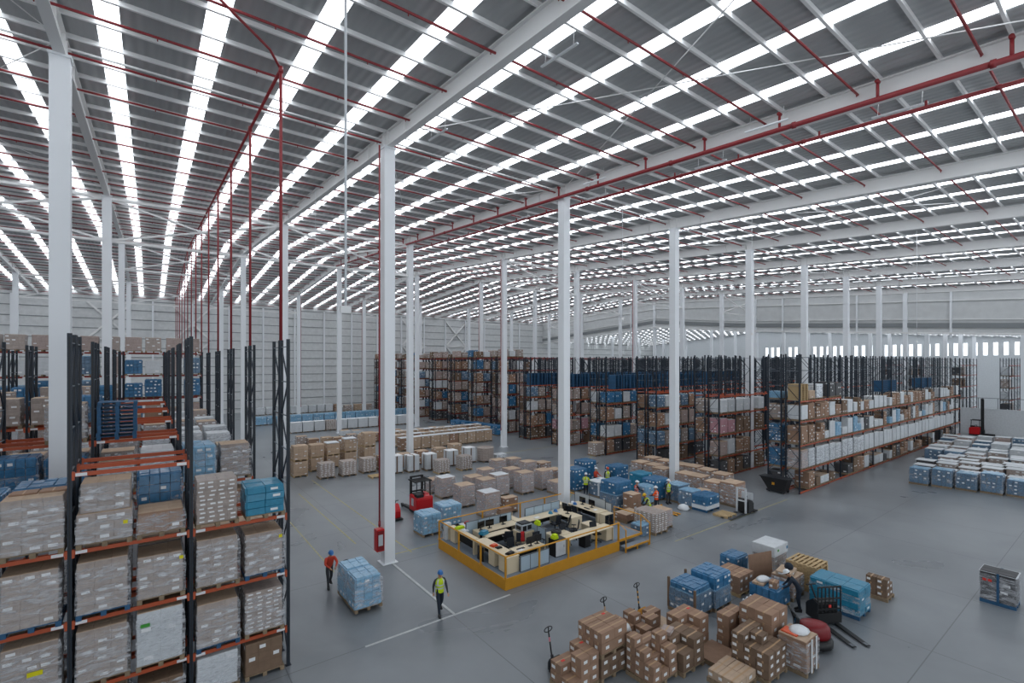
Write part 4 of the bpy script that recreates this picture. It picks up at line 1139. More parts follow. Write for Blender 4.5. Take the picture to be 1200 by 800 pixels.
# white box row and blue row and far white row
for r_, (pa, pb, n, k_, h, nm) in enumerate((((341,508),(478,497),12,'tall',1.55,'white boxed'), ((341,497),(470,487),12,'bluel',1.4,'pale blue wrapped'), ((341,485),(380,482),5,'white',1.5,'white wrapped'))):
    xa, ya = fl(*pa); xb, yb = fl(*pb)
    for k in range(n):
        f = k/(n-1)
        load(k_ if r_ or k % 5 != 3 else 'lab', xa+(xb-xa)*f, ya+(yb-ya)*f*.2, 0, min(1.6, (xb-xa)/(n-1)-.15), 1.15, h, '%s load, %s, %s from the racks' % (nm, ['white box row before the blue row','pale blue row behind the white boxes','last white row by the far wall'][r_], ORD[k]), 'rows by the far wall', film=False)
x, y = fl(343, 499)
for i, (px, py, k_, h) in enumerate(((300,487,'white',1.4),(312,486,'white',1.4),(325,484,'white',1.4),(392,482,'kraft',1.4),(404,482,'grey',1.2),(416,481,'kraftl',1.3),(428,481,'grey',1.3),(300,499,'bluel',1.3),(313,498,'bluel',1.3))):
    fload(k_, px, py, 1.5, 1.15, h, 'load standing before the far wall, %s of that scatter from the bracing' % ORD[i], 'loads before the far wall', film=False)
# blue bottle loads in the middle before the far racks
for i, (px, py) in enumerate(((0,0),)*8):
    load('blue', 37.3+.12*i+(.6 if i > 2 else 0), 64.2-i*1.32, 0, 1.3, 1.25, 1.3, 'blue wrapped load before the far racks, %s from the far wall' % ORD[i], 'blue loads before the far racks', film=False)
# by the end of the far racks
fload('grey', 698, 535, 1.4, 1.2, 1.4, 'grey carton load on the floor before the third rack end', film=False)
# blue loads around the packing people
G3 = 'blue bottle loads by the packing crew'
for px, py, w, d, h, k_, lb in (
    (674,577,1.3,1.2,1.75,'blue','tall blue bottle load behind the white helmeted packer'),(685,569,1.4,1.2,1.9,'blue','tallest blue bottle load at the back by the column'),
    (722,573,1.5,1.2,1.75,'blue','blue bottle load behind the crew, before the kraft rows'),(722,599,1.7,1.5,1.05,'blued','film wrapped lower half of the blue load by the whiteboard'),
    (752,582,1.3,1.2,1.6,'teal','teal load between the two rows of blue bottles'),(768,588,1.5,1.2,1.5,'blue','blue bottle load behind the orange vested worker'),
    (756,593,1.0,.9,1.3,'bluel','pale blue wrapped load among the orange vests'),
    (796,590,1.3,1.2,1.2,'blued','slate blue wrapped load beside the lone yellow vest'),(811,596,1.1,1.1,1.1,'blued','slate blue wrapped load, second from the lone yellow vest')):
    t = fload(k_, px, py, w, d, h, lb, G3, film=(k_ in ('blued','bluel')))
x, y = fl(722, 599); load('blue', x+.05, y+.05, 1.085, 1.6, 1.4, .75, 'bright blue packs heaped on the film wrapped load by the whiteboard', None, pal=False, film=False)
x, y = fl(702, 584)
t = load('blued', x, y, 0, 1.4, 1.1, 1.1, 'bottle load under a white sheet where the packers work', None)
b = MB(); b.bx(-.05,1.45,-.05,1.15,1.13,1.2); b.bx(-.05,.0,-.06,.1,.2,1.2); b.bx(.68,.78,-.06,-.03,.1,1.2); b.build('white_sheet', M_BAG, t, .015)
t = fload('blue', 828, 601, 1.6, 1.1, 1.0, 'blue bottle load with white cloth edges on a blue pallet', wood='blue', film=False)
b = MB(); b.bx(-.03,1.62,-.03,1.12,.15,.45); b.build('white_wrap', M_BAG, t, .03)
x, y = fl(824, 592); load('whitek', x, y, 0, 1.1, .9, .9, 'white bagged carton load behind the cloth edged blue load', None)
b = MB(); b.lathe([(.34,0),(.4,.12),(.3,.3),(.12,.38),(0,.4)], 12); tag(b.build('polythene_bundle', M_BAG, None, 0, True, fl(801,597)+(0,)), 'crumpled white polythene bundle by the yellow pallet truck', 'polythene')
# kraft rows at the back right of the crew
G4 = 'kraft loads beside the packing crew'
ks = [(752,562),(768,566),(778,571),(790,573),(806,578),(822,582),(842,590)]
for i, (px, py) in enumerate(ks):
    fload('kraft', px, py, 1.3, 1.2, 1.45, 'kraft wrapped load, front row behind the crew, %s from the office' % ORD[i], G4)
for i, (px, py) in enumerate(((766,556),(781,560),(800,565),(816,568),(832,573),(850,579))):
    fload('kraft', px, py, 1.3, 1.2, 1.4, 'kraft wrapped load, rear row behind the crew, %s from the office' % ORD[i], G4)
t = fload('kraft', 862, 595, 1.35, 1.2, 1.6, 'tall kraft wrapped load just behind the black stacker truck', None)
x, y = fl(852, 608); pallet_thing(x, y, 0, 1.2, 1.0, 'fresh', 'empty pine pallet by the black stacker truck')
# cartons and bottles beside the office steps
def carton(x, y, z, w, d, h, label, group=None, m=None, rz=0, labels=1, st=False, key=None):
    k = ('carton', round(w,2), round(d,2), round(h,2), (m or M_KRAFT).name, labels)
    if k not in CACHE:
        b = MB(); b.bx(0,w,0,d,0,h)
        me = b.mesh('carton', [m or M_KRAFT], .006, False, 1)
        tp = MB(); tp.bx(-.001,w+.001,d/2-.028,d/2+.028,h-.07,h+.0012); tm = tp.mesh('tape', M_TAPE)
        lm = None
        if labels:
            lb = MB(); lb.bx(w*.3,w*.3+min(.16,w*.4),-.0025,0,h*.35,h*.35+min(.1,h*.35),0); lf = lb.mesh('paper_label', M_LABEL); lb = MB(); lb.bx(-.0025,0,d*.55,d*.55+min(.16,d*.35),h*.3,h*.3+min(.1,h*.35),0); lm = (lf, lb.mesh('paper_label', M_LABEL))
        CACHE[k] = (me, tm, lm)
    me, tm, lm = CACHE[k]
    o = place(me, 'carton', None, (x, y, z), rz); tag(o, label, 'carton', group)
    place(tm, 'tape', o)
    if lm:
        for q in lm: place(q, 'paper_label', o)
    if st:
        b = MB(); b.bx(w*.5,w*.5+.14,d*.3,d*.3+.09,h+.001,h+.004); b.build('red_sticker', M_REDST, o)
    return o
fload('kraft', 742, 604, .95, .95, 1.35, 'stack of kraft cartons standing by the office landing rail', film=False)
fload('kraft', 734, 614, 1.5, 1.0, .55, 'low row of brown packs behind the landing rail', film=False)
fload('blued', 752, 629, .95, .8, .55, 'low blue bottle packs lying beside the office steps', film=True, pal=False)
fload('lab', 768, 628, 1.2, 1.6, 1.25, 'mixed carton load at the end of the office steps', film=False, lab=1)
x, y = fl(768, 628); load('pink', x+1.25, y+.3, 0, .9, 1.1, 1.15, 'white bagged carton load behind the mixed cartons at the steps', None)

# ---- blue and white topped blocks at the far side of the open floor
G5 = 'blue wrapped loads in the block by the partition wall'
xa, ya = fl(1067, 566)
for k in range(5):
    load('blued', xa-.1+k*.28, ya-1.15-k*1.42, 0, 1.2, 1.25, (1.35,1.4,1.35,1.5,1.25)[k], 'slate blue wrapped load, %s from the rack end in the nearest row by the partition' % ORD[k], G5)
for r_, (dx, n, o) in enumerate(((2.2, 5, .2), (4.4, 6, .6), (6.2, 6, -.6), (8.0, 6, -.2), (10.2, 6, -.4))):
    for k in range(n):
        kk = rf.choice(['grey','pink','grey','dark','grey'])
        x, y = xa+dx+k*.25, ya-1.15+o-k*1.42
        load(kk, x, y, 0, 1.2, 1.25, rf.choice((1.0,1.2,1.3)), '%s load under white board, %s row from the blue ones, %s from the rack' % ({'grey':'grey','pink':'mauve','dark':'dark'}[kk], ORD[r_], ORD[k]), 'board topped loads', film=False)
        CA = ('board',)
        if CA not in CACHE: b = MB(); b.bx(0,1.26,0,1.31,0,.05); CACHE[CA] = b.mesh('cover_board', M_WHITEC, .01)
    # boards go on afterwards, at each load's own height
for o in [q for q in COL.objects if q.get('group') == 'board topped loads']:
    h = max(c.location.z+max(v.co.z for v in c.data.vertices) for c in o.children)
    b = place(CACHE[('board',)], 'cover_board', None, (o.location.x-.03, o.location.y-.03, h+.002)); tag(b, 'white board on the '+o['label'].replace(' under white board', ''), 'board', 'white boards on loads')
for r_, x0 in enumerate((63, 66, 69, 72.5, 76, 79.5)):
    for k in range(5):
        y = 12.6+r_*.35-k*1.5
        t = load(rf.choice(['grey','pink','white','blued']), x0, y, 0, 1.25, 1.3, rf.choice((1.1,1.3,1.45)), 'wrapped load near the partition wall, %s row of the farther block, %s from the rack' % (ORD[r_], ORD[k]), 'farther block by the partition', film=False)
        h = max(c.location.z+max(v.co.z for v in c.data.vertices) for c in t.children)
        b = place(CACHE[('board',)], 'cover_board', None, (x0-.02, y-.02, h+.002)); tag(b, 'white board on the farther block, %s row, %s from the rack' % (ORD[r_], ORD[k]), 'board', 'white boards on loads')
# lone load at the near edge of the open floor
t = load('dark', 28.45, 3.35, 0, .95, 1.1, 1.3, 'lone dark carton load with a blue strap on the empty floor', None, film=True, wood='blue')
b = MB(); b.bx(-.035,.97,.5,.58,.1,1.335); b.build('blue_strap', M_BLUEP, t); b = MB(); b.bx(-.02,.98,-.02,1.12,1.315,1.33); b.build('white_top_sheet', M_WHITEC, t)
sticker(t, -.04, .72, .95, .12, .1, M_REDST, 'x', 'red_mark'); sticker(t, -.04, .88, .95, .12, .1, M_REDST, 'x', 'red_mark')

# ------------------------------------------------------------------ the order picking area close to the camera
t = load('blued', 17.2, 10.85, 0, 1.2, 1.2, .95, 'blue bottle load with brown corner posts, film wrapped below', None)
for (u, v) in ((0,1.2),(1.2,1.2),(0,0),(.03,.6)):
    if v == .6: continue
    b = MB(); b.bx(u-.04,u+.04,v-.04,v+.04,.144,1.35 if v else 1.2); b.build('corner_post', M_KRAFTD, t)
b = MB(); b.bx(0,1.2,0,1.2,0,.25)
load('blue', 17.25, 10.9, .99, 1.12, 1.12, .22, 'top layer of bright blue packs on the corner posted load', None, pal=False, film=False)
t = load('blued', 18.45, 10.72, 0, 1.25, 1.2, .8, 'film wrapped lower blue load on pallet beside the corner posts', None)
t = load('blue', 18.5, 10.76, .87, 1.18, 1.1, .5, 'bright blue packs on the film wrapped load, red and white sticker', None, pal=False, film=False)
sticker(t, 1.0, .1, .505, .2, .012, M_REDST)
G6 = 'cartons in the picking area'
def stackcart(nm, x0, y0, z0, nx, ny, cols, w, d, h, m=None, labels=1, gap=.012, stk=()):
    """cols: heights (in cartons) per column, row by row from the near side"""
    for j in range(ny):
        for i in range(nx):
            n = cols[j*nx+i]
            for k in range(n):
                top = k == n-1
                carton(x0+i*(w+gap)+RN.uniform(-.012,.012), y0+j*(d+gap)+RN.uniform(-.012,.012), z0+k*(h+.002), w, d, h,
                       'carton of the %s, %s layer, %s file, %s row' % (nm, ORD[k] if not top else 'top', ORD[i], ORD[j]), G6, m, 0, labels, st=(top and (i, j) in stk))
# kraft load with pale top on yellow pallet
pallet_thing(20.45, 10.75, 0, 1.25, 1.2, 'fresh', 'pine pallet under the neat kraft stack beside the standing cardboard')
stackcart('neat stack before the standing cardboard', 20.47, 10.78, .146, 3, 2, [2]*6, .39, .57, .36, M_KRAFT)
# cardboard sheet on edge
b = MB(); b.bx(0,1.4,0,.03,0,1.45); o = b.build('cardboard_sheet', M_KRAFT, None, .004, False, (21.8, 10.98, 0)); o.rotation_euler = (math.radians(-3), 0, math.radians(-16)); tag(o, 'large brown cardboard sheet standing on edge', 'cardboard')
load('blue', 22.3, 11.9, 0, 1.1, .8, .85, 'small blue bottle load behind the standing cardboard sheet', None, film=False)
t = load('grey', 23.5, 10.7, 0, 1.3, 1.0, 1.45, 'tall wrapped load with white cover behind the pine pallet stack', None, seed=1)
b = MB(); b.bx(-.04,1.34,-.04,1.04,1.02,1.5); b.build('white_cover', M_WHITEC, t, .02); sticker(t, .25, -.045, 1.25, .14, .1, M_GREEN); sticker(t, 1.15, -.045, 1.2, .15, .14, M_BLUE)
for k in range(8):
    pallet_thing(23.4+RN.uniform(-.02,.02), 8.88+RN.uniform(-.02,.02), k*.146, 1.3, 1.25, 'fresh', 'pine pallet of the tall empty stack, %s from the floor' % ORD[k], 'empty pine pallet stack')
# part stripped blue load with tray on top, before the dark clad worker
load('blue', 20.42, 9.2, 0, 1.25, 1.1, .8, 'part picked blue bottle load before the dark clad worker', None, film=False, wood='fresh')
carton(20.45, 9.75, .865, .8, .45, .1, 'open flat brown tray on the part picked blue load', None, M_KRAFTL, .1, 0)
b = MB(); b.lathe([(.26,0),(.3,.06),(.2,.13),(0,.16)], 11, 0, (0,0,0), 1.2, .8); tag(b.build('polythene_bag', M_BAG, None, 0, True, (20.85, 9.95, .967)), 'white polythene bag lying in the brown tray', 'bag')
carton(20.55, 9.25, .865, .4, .3, .3, 'small brown carton at the near edge of the part picked blue load', None, M_KRAFT, .2)
load('kraft', 21.9, 9.2, 0, 1.1, .9, .95, 'brown wrapped carton load behind the dark clad worker', None, film=True)
carton(21.95, 9.3, .99, .9, .6, .16, 'flat brown carton lying on the load behind the worker', None, M_KRAFTL, .15)
b = MB(); b.lathe([(.14,0),(.18,.07),(.17,.16),(.1,.25),(0,.27)], 12); tag(b.build('black_bag', M_NAVY, None, 0, True, (22.45, 9.6, 1.155)), 'black bag on the brown load between worker and pine pallets', 'bag')
for k in range(5):
    b = MB(); b.lathe([(.08,0),(.115,.1),(.1,.3),(.04,.42),(.03,.46),(0,.46)], 10); tag(b.build('polythene_bag', M_BAG, None, 0, True, (19.62+.145*k, 10.15-.28*(k % 2), 0)), 'white standing polythene bag on the floor, %s from the blue load' % ORD[k], 'bag', 'white bags on the floor')
t = load('teal', 22.4, 6.95, 0, 1.25, 1.8, 1.15, 'long blue packed load on blue pallet beside the black truck', None, film=True, wood='blue', seed=1)
t = load('kraft', 23.9, 7.6, 0, .8, .8, .75, 'small brown carton load just behind the long blue load', None, film=False)
pallet_thing(25.05, 6.75, 0, .9, .9, 'wood', 'pallet under the small carton pile beyond the long blue load')
stackcart('small pile beyond the blue load', 25.12, 6.8, .146, 2, 2, [3,2,3,2], .37, .37, .26, M_KRAFTD)
# main kraft stack, two pallets high
pallet_thing(11.46, 10.5, 0, 1.25, 1.05, 'wood', 'pallet at the bottom of the two tier kraft stack')
stackcart('two tier stack, lower tier', 11.47, 10.52, .146, 3, 2, [2]*6, .4, .5, .31, M_KRAFTD)
pallet_thing(11.45, 10.48, .776, 1.25, 1.06, 'wood', 'pallet between the tiers of the two tier kraft stack')
stackcart('two tier stack, upper tier', 11.46, 10.5, .922, 2, 3, [2]*6, .61, .34, .33, M_KRAFT, stk=((1,2),))
# small stacks at the bottom edge
pallet_thing(10.2, 10.55, 0, 1.2, 1.0, 'wood', 'pallet carrying the small stacks by the pink tagged handle')
stackcart('small stacks by the pink tag', 10.22, 10.58, .146, 3, 2, [1,3,3,2,2,3], .39, .47, .3, M_KRAFT, stk=((0,1),(2,1)))
# loose stack behind with its pallet
pallet_thing(13.15, 10.7, 0, 1.25, 1.1, 'wood', 'dark pallet carrying loose cartons beside the flat empty pallet')
stackcart('loose stack beside the empty pallet', 13.17, 10.75, .146, 3, 2, [2,1,2,3,2,3], .4, .5, .3, M_KRAFT)
b = MB(); b.lathe([(.16,0),(.22,.08),(.17,.2),(0,.26)], 12); tag(b.build('polythene_bag', M_BAG, None, 0, True, (13.4, 11.2, .146+.62)), 'white polythene bag heaped on the loose cartons', 'bag')
pallet_thing(15.05, 10.7, 0, 1.2, 1.1, 'wood', 'empty pallet topped with a brown board behind the picking cartons')
b = MB(); b.bx(0,1.2,0,1.1,0,.02); tag(b.build('cover_board', M_KRAFTL, None, 0, False, (15.05,10.7,.146)), 'brown board on the empty pallet behind the picking cartons', 'board')
stackcart('pile on the board topped pallet', 15.07, 11.3, .168, 1, 1, [2], .55, .45, .3, M_KRAFT, stk=())
stackcart('pile beside the empty board topped pallet', 14.48, 10.9, .0, 1, 2, [3,2], .5, .45, .3, M_KRAFT)
# cluster of mixed cartons at the bottom
pallet_thing(12.5, 9.3, 0, 1.25, 1.1, 'wood', 'pallet under the stepped carton cluster at the near edge')
stackcart('stepped cluster, first pallet', 12.52, 9.32, .146, 3, 3, [2,1,3,3,2,4,4,3,3], .4, .35, .28, M_KRAFT)
pallet_thing(13.8, 9.1, 0, 1.2, 1.1, 'wood', 'pallet under the stepped carton cluster, farther one')
stackcart('stepped cluster, second pallet', 13.82, 9.12, .146, 2, 2, [2,3,3,3], .58, .52, .29, M_KRAFTD)
carton(13.95, 9.72, 1.03, .45, .35, .12, 'flat carton lying on top of the stepped cluster', None, M_PINKC, .3)
# two by two stack with flat sheet
pallet_thing(15.08, 9.65, 0, 1.15, 1.05, 'wood', 'pallet under the square kraft stack by the flat brown sheet')
stackcart('square stack by the flat brown sheet', 15.1, 9.67, .146, 2, 2, [2,3,3,3], .55, .5, .31, M_KRAFT, stk=((1,1),))
pallet_thing(15.08, 8.62, 0, 1.22, 1.0, 'wood', 'pallet under the flat brown sheet')
b = MB(); b.bx(0,1.24,0,1.01,0,.03); tag(b.build('cardboard_sheet', M_KRAFT, None, .004, False, (15.07, 8.61, .146)), 'flat brown cardboard sheet lying on a pallet', 'cardboard')
pallet_thing(14.3, 7.6, 0, 1.2, 1.0, 'wood', 'pallet of low cartons at the bottom edge of the picking area')
stackcart('low flat cartons at the bottom edge', 14.32, 7.62, .146, 2, 3, [1]*6, .58, .31, .26, M_KRAFTL)
# tall cluster by the red machine
pallet_thing(15.6, 7.25, 0, 1.25, 1.25, 'wood', 'pallet under the tall labelled carton cluster')
stackcart('tall labelled cluster', 15.62, 7.27, .146, 3, 3, [3,3,3,3,4,3,4,4,4], .4, .4, .27, M_KRAFTD)
pallet_thing(16.9, 7.75, 0, 1.2, 1.2, 'wood', 'pallet under the tallest brown stack')
stackcart('tallest stack', 16.92, 7.77, .146, 2, 2, [4,4,4,4], .57, .57, .36, M_KRAFT)
stackcart('stack behind the tallest one', 16.4, 9.02, 0, 2, 1, [3,3], .5, .45, .4, M_KRAFT)
t = load('kraft', 16.95, 6.7, 0, .95, .9, 1.15, 'film wrapped brown carton load with loose white film by the red machine', None, seed=2)
b = MB(); b.lathe([(.3,0),(.34,.06),(.22,.14),(0,.17)], 11, 0, (0,0,0), 1.1, .9); b.build('loose_film', M_BAG, t, 0, True, (.55,.45,1.15))
for u in (.25,.6): b = MB(); b.bx(u,u+.09,-.045,-.03,.1,1.18); b.build('film_strip', M_BAG, t)
b = MB(); b.bx(.1,.5,.1,.6,1.16,1.2); b.build('orange_slip', M_HELO, t, 0, False, (0,.25,0))
# ------------------------------------------------------------------ trucks
def wheel_mb(b, x, y, z, r, w, m=0): b.tube([(x-w/2,y,z),(x+w/2,y,z)], r, 14, m); return b
def reach_truck(label, x, y, rz, mast=2.25, guard=True):
    t = thing('reach_truck', label, 'forklift', (x, y, 0), rz)
    b = MB(); b.prism([(-1.0,.14),(.12,.14),(.12,1.2),(-.35,1.2),(-.5,1.12),(-.95,1.12),(-1.0,1.0)], -.62, .62, 'x'); b.build('chassis', M_BRED, t, .04)
    b = MB(); b.bx(-.64,.64,-1.02,.14,.06,.2); b.build('skirt', M_BLACK, t, .02)
    b = MB(); b.bx(-.55,-.05,-.98,-.5,1.12,1.3); b.bx(-.5,.3,-.45,.1,1.2,1.24); b.build('seat', M_BLACK, t, .04)
    b = MB(); b.tube([(.25,-.1,1.2),(.25,-.3,1.42)], .03, 8); b.lathe([(.14,0),(.17,.02),(.14,.04)], 14, 0, (.25,-.32,1.42)); b.build('steering_wheel', M_BLACK, t)
    b = MB(); b.bx(-.625,-.61,-.55,-.2,.5,1.0); b.build('side_plate', M_GLASS, t)
    ms = t
    b = MB()
    for s in (-.42, .42):
        b.bx(s-.06,s+.06,.2,.34,.1,mast); b.bx(s-.03 if s > 0 else s+.0,s+.03,.34,.42,.1,mast-.1)
    for z in (.35, mast*.55, mast-.05): b.bx(-.42,.42,.22,.3,z-.05,z+.05)
    mo = b.build('mast', M_BLACK, t)
    b = MB(); b.tube([(0,.26,.2),(0,.26,mast-.2)], .04, 8); b.build('lift_cylinder', M_MGREY, mo)
    b = MB(); b.bx(-.38,.38,.42,.47,.35,.8)
    b.build('fork_carriage', M_BLACK, t)
    for s in (-.25, .25):
        b = MB(); b.bx(s-.06,s+.06,.47,.52,.12,.8); b.prism([(.5,.1),(1.6,.1),(1.6,.115),(.5,.15)], s-.06, s+.06, 'x'); b.build('fork', M_DGREY, t)
    for s in (-.56, .56):
        b = MB(); b.bx(s-.07,s+.07,.1,1.5,.1,.26); l = b.build('support_leg', M_BLACK, t, .01)
        b = MB(); wheel_mb(b, s, 1.38, .13, .13, .1); b.build('wheel', M_DGREY, l, 0)
    b = MB(); wheel_mb(b, 0, -.7, .17, .17, .16); b.build('wheel', M_DGREY, t)
    if guard:
        b = MB()
        for yy in (-.75,-.6,-.45,-.3,-.15,0,.15): b.bx(-.58,.58,yy-.03,yy+.03,2.12,2.17)
        for s in (-.58, .58): b.bx(s-.03,s+.03,-.85,.3,2.1,2.19)
        g = b.build('overhead_guard', M_BLACK, t)
        for px_, py_ in ((-.55,.1),(.55,.1),(.5,-.8)):
            b = MB(); b.bar((px_,py_,1.1),(px_,py_*.95,2.12),.07); b.build('guard_post', M_BLACK, g)
    return t
reach_truck('red reach truck with black mast parked beside the blue bottle loads', 14.9, 30.6, 0, 2.35)
reach_truck('red reach truck with raised black mast before the white partition wall', 93.3, 14.6, PI, 5.2)

def pallet_truck(label, x, y, rz, body, fork, tag_=None, handle_z=1.2, lean=.16, L=1.15, stripes=False):
    t = thing('pallet_truck', label, 'pallet truck', (x, y, 0), rz)
    for s in (-.19, .19):
        b = MB(); b.prism([(0,.06),(L,.06),(L+.06,.035),(L+.06,.05),(L-.02,.095),(0,.1)], s-.08, s+.08, 'x'); f = b.build('fork', fork, t, .006)
        b = MB(); wheel_mb(b, s, L-.12, .04, .04, .08); b.build('roller', M_DGREY, f)
    b = MB(); b.prism([(-.1,.06),(.04,.06),(.04,.4),(-.02,.46),(-.1,.3)], -.24, .24, 'x'); b.build('pump_body', body, t, .02)
    b = MB()
    for s in (-.07, .07): wheel_mb(b, s, -.14, .1, .1, .05)
    b.build('steer_wheel', M_BLACK, t)
    b = MB(); b.tube([(0,-.12,.2),(0,-.14,.45)], .05, 10); b.build('pump', M_DGREY, t, 0, True)
    b = MB(); b.tube([(0,-.14,.35),(0,-.14-lean,handle_z-.12)], .025, 8); st = b.build('tiller', M_BLACK, t, 0, True)
    if stripes:
        for q in (.3, .55, .8): b = MB(); b.tube([(0,-.14-lean*q,.35+(handle_z-.47)*q),(0,-.14-lean*(q+.1),.35+(handle_z-.47)*(q+.1))], .028, 8); b.build('yellow_band', M_YEL, st)
    if tag_: b = MB(); b.tube([(0,-.14-lean*.7,.35+(handle_z-.47)*.68),(0,-.14-lean*.85,.35+(handle_z-.47)*.86)], .032, 8); b.build('tag', tag_, st)
    b = MB(); hz = handle_z-.06; hy = -.15-lean
    lp = [(0,hy,hz-.06)]
    for k in range(21):
        a = -PI/2+2*PI*k/20; lp.append((.13*math.sin(a+PI/2), hy-.02, hz+.07*(-math.cos(a+PI/2))))
    b.tube([(.17*math.cos(2*PI*k/20), hy-.02, hz+.08+.085*math.sin(2*PI*k/20)) for k in range(21)], .016, 6); b.tube([(0,hy,hz-.06),(0,hy-.02,hz+.16)], .022, 6)
    b.build('loop_handle', M_BLACK, t, 0, True)
    return t
M_PINK = mat('pink tape', '#d4848f', .7)
pallet_truck('hand pallet truck with a pink tag on its black handle', 10.75, 11.92, PI, M_DGREY, M_DGREY, M_PINK)
pallet_truck('hand pallet truck with plain black handle behind the two tier kraft stack', 13.78, 12.2, PI, M_DGREY, M_DGREY, mat('tan tag','#c9a888',.6))
pallet_truck('hand pallet truck with black and yellow banded handle', 15.66, 12.2, PI, M_YEL, M_YEL, None, 1.25, .1, stripes=True)
pallet_truck('yellow hand pallet truck beside the packing crew', 28.1, 20.35, PI+.12, M_YEL, M_YEL, None, 1.2, .05, 1.3)
pallet_truck('hand pallet truck carrying the blue load pushed across the floor', 7.15, 21.62, PI, M_DGREY, M_DGREY, None, 1.15, .25, 1.9)
# the load being moved
for k in range(2):
    load('bluel', 6.6, 19.25+k*1.15, .1, 1.15, 1.12, 1.3, 'pale blue wrapped bottle load on the moving pallet truck, %s half' % ('front','rear')[k], 'moving blue load', lump=None, taper=.08)
b = MB(); b.tube([(0,0,0),(0,0,.75)], .025, 6); tag(b.build('wooden_stick', M_KRAFTD, None, 0, False, (14.9, 11.98, 0)), 'thin wooden stick standing behind the loose kraft cartons', 'stick')

# red powered pallet truck behind the near column
t = thing('power_pallet_truck', 'small red powered pallet truck half hidden behind the near column', 'pallet truck', (12.75, 29.9, 0), 0)
b = MB(); b.prism([(-.45,.1),(.05,.1),(.05,.95),(-.1,1.0),(-.35,.7),(-.45,.6)], -.36, .36, 'x'); b.build('motor_housing', M_BRED, t, .05)
b = MB(); b.bx(-.4,.4,-.75,.05,.05,.14); b.build('platform', M_BLACK, t, .02)
for s in (-.22, .22): b = MB(); b.prism([(.05,.07),(1.5,.07),(1.5,.09),(.05,.13)], s-.09, s+.09, 'x'); b.build('fork', M_DGREY, t)
b = MB(); b.tube([(0,-.2,.9),(0,-.45,1.25)], .03, 8); b.tube([(-.18,-.46,1.28),(.18,-.46,1.28)], .025, 8); b.build('tiller', M_BLACK, t)
# electric stacker on the open floor by the rack corner
t = thing('stacker_truck', 'black electric stacker with long forks on the open floor', 'stacker', (32.3, 16.7, 0), PI/2)
b = MB(); b.prism([(-.5,.1),(.25,.1),(.25,.85),(.05,1.0),(-.35,.85),(-.5,.7)], -.45, .45, 'x'); b.build('motor_housing', M_BLACK, t, .04)
b = MB(); b.bx(-.5,.5,-.95,-.45,.08,.16); b.build('step_platform', M_BLACK, t, .02)
b = MB()
for s in (-.3,.3): b.bx(s-.05,s+.05,.28,.38,.1,1.75)
b.bx(-.3,.3,.3,.36,1.68,1.75); b.bx(-.3,.3,.3,.36,.85,.93); b.build('mast', M_WHITEC, t)
b = MB(); b.bx(-.4,.4,-.5,-.42,.85,1.35); b.build('side_guard', M_WHITEC, t, .03)
for s in (-.28, .28): b = MB(); b.prism([(.38,.05),(2.3,.05),(2.3,.07),(.38,.11)], s-.08, s+.08, 'x'); b.build('fork', M_DGREY, t)
b = MB(); b.tube([(0,-.3,.95),(0,-.6,1.2)], .03, 8); b.tube([(-.2,-.6,1.22),(.2,-.6,1.22)], .025, 8); b.build('tiller', M_BLACK, t)
for s in (-.3,.3): b = MB(); wheel_mb(b, s, -.2, .12, .12, .1); b.build('wheel', M_DGREY, t)
# black truck with mesh guard
t = thing('mesh_guard_truck', 'black pallet stacker with barred load guard and two long dark forks', 'stacker', (21.1, 7.55, 0), R_(150))
b = MB(); b.prism([(-.75,.1),(-.05,.1),(-.05,.85),(-.3,.95),(-.75,.6)], -.42, .42, 'x'); b.build('motor_housing', M_BLACK, t, .04)
b = MB()
for k in range(7): x_ = -.48+.16*k; b.bx(x_-.018,x_+.018,.0,.03,.2,1.5)
for z in (.2, .65, 1.05, 1.5): b.bx(-.5,.5,-.005,.035,z-.025,z+.025)
b.build('load_guard_bars', M_BLACK, t)
b = MB(); b.bx(-.5,.5,-.05,.06,.12,.5); b.build('fork_carriage', M_BLACK, t)
for s in (-.28,.28):
    b = MB(); b.prism([(.05,.05),(1.45,.05),(1.5,.04),(1.5,.06),(.05,.12)], s-.09, s+.09, 'x'); f = b.build('fork', M_BLACK, t)
    b = MB(); b.bx(s-.06,s+.06,1.3,1.47,.066,.075); b.build('worn_tip', M_MGREY, f)
b = MB(); b.tube([(0,-.6,.6),(0,-.95,1.15)], .03, 8); b.tube([(-.2,-.96,1.17),(.2,-.96,1.17)], .025, 8); b.build('tiller', M_BLACK, t)
b = MB(); b.bx(-.05,.05,.04,.06,.72,.82); b.build('red_lamp', M_REDST, t)
for s in (-.3,.3): b = MB(); wheel_mb(b, s, -.4, .11, .11, .1); b.build('wheel', M_DGREY, t)
# red dome machine
t = thing('tow_tractor', 'low red tow tractor with rounded dark bumper beside the wrapped cartons', 'tow tractor', (19.15, 7.45, 0), R_(40))
b = MB(); b.lathe([(.55,.06),(.62,.1),(.62,.28),(.56,.33),(.4,.34)], 24, 0, (0,0,0), 1, 1.15); b.build('bumper_skirt', M_BLACK, t, 0, True)
b = MB(); b.lathe([(.44,.33),(.46,.45),(.44,.68),(.36,.8),(.2,.86),(0,.87)], 20, 0, (0,-.1,0), .85, 1.2); b.build('motor_cover', M_DRED, t, 0, True)
b = MB(); b.tube([(0,.4,.5),(0,.62,1.15)], .04, 8); b.tube([(-.22,.64,1.2),(.22,.64,1.2)], .03, 8); b.tube([(-.22,.64,1.2),(-.24,.55,1.1)], .025, 6); b.tube([(.22,.64,1.2),(.24,.55,1.1)], .025, 6); b.build('control_handle', M_BLACK, t)
b = MB(); b.bx(-.25,.25,.42,.5,.4,1.0); b.build('control_panel', M_DGREY, t, .02)
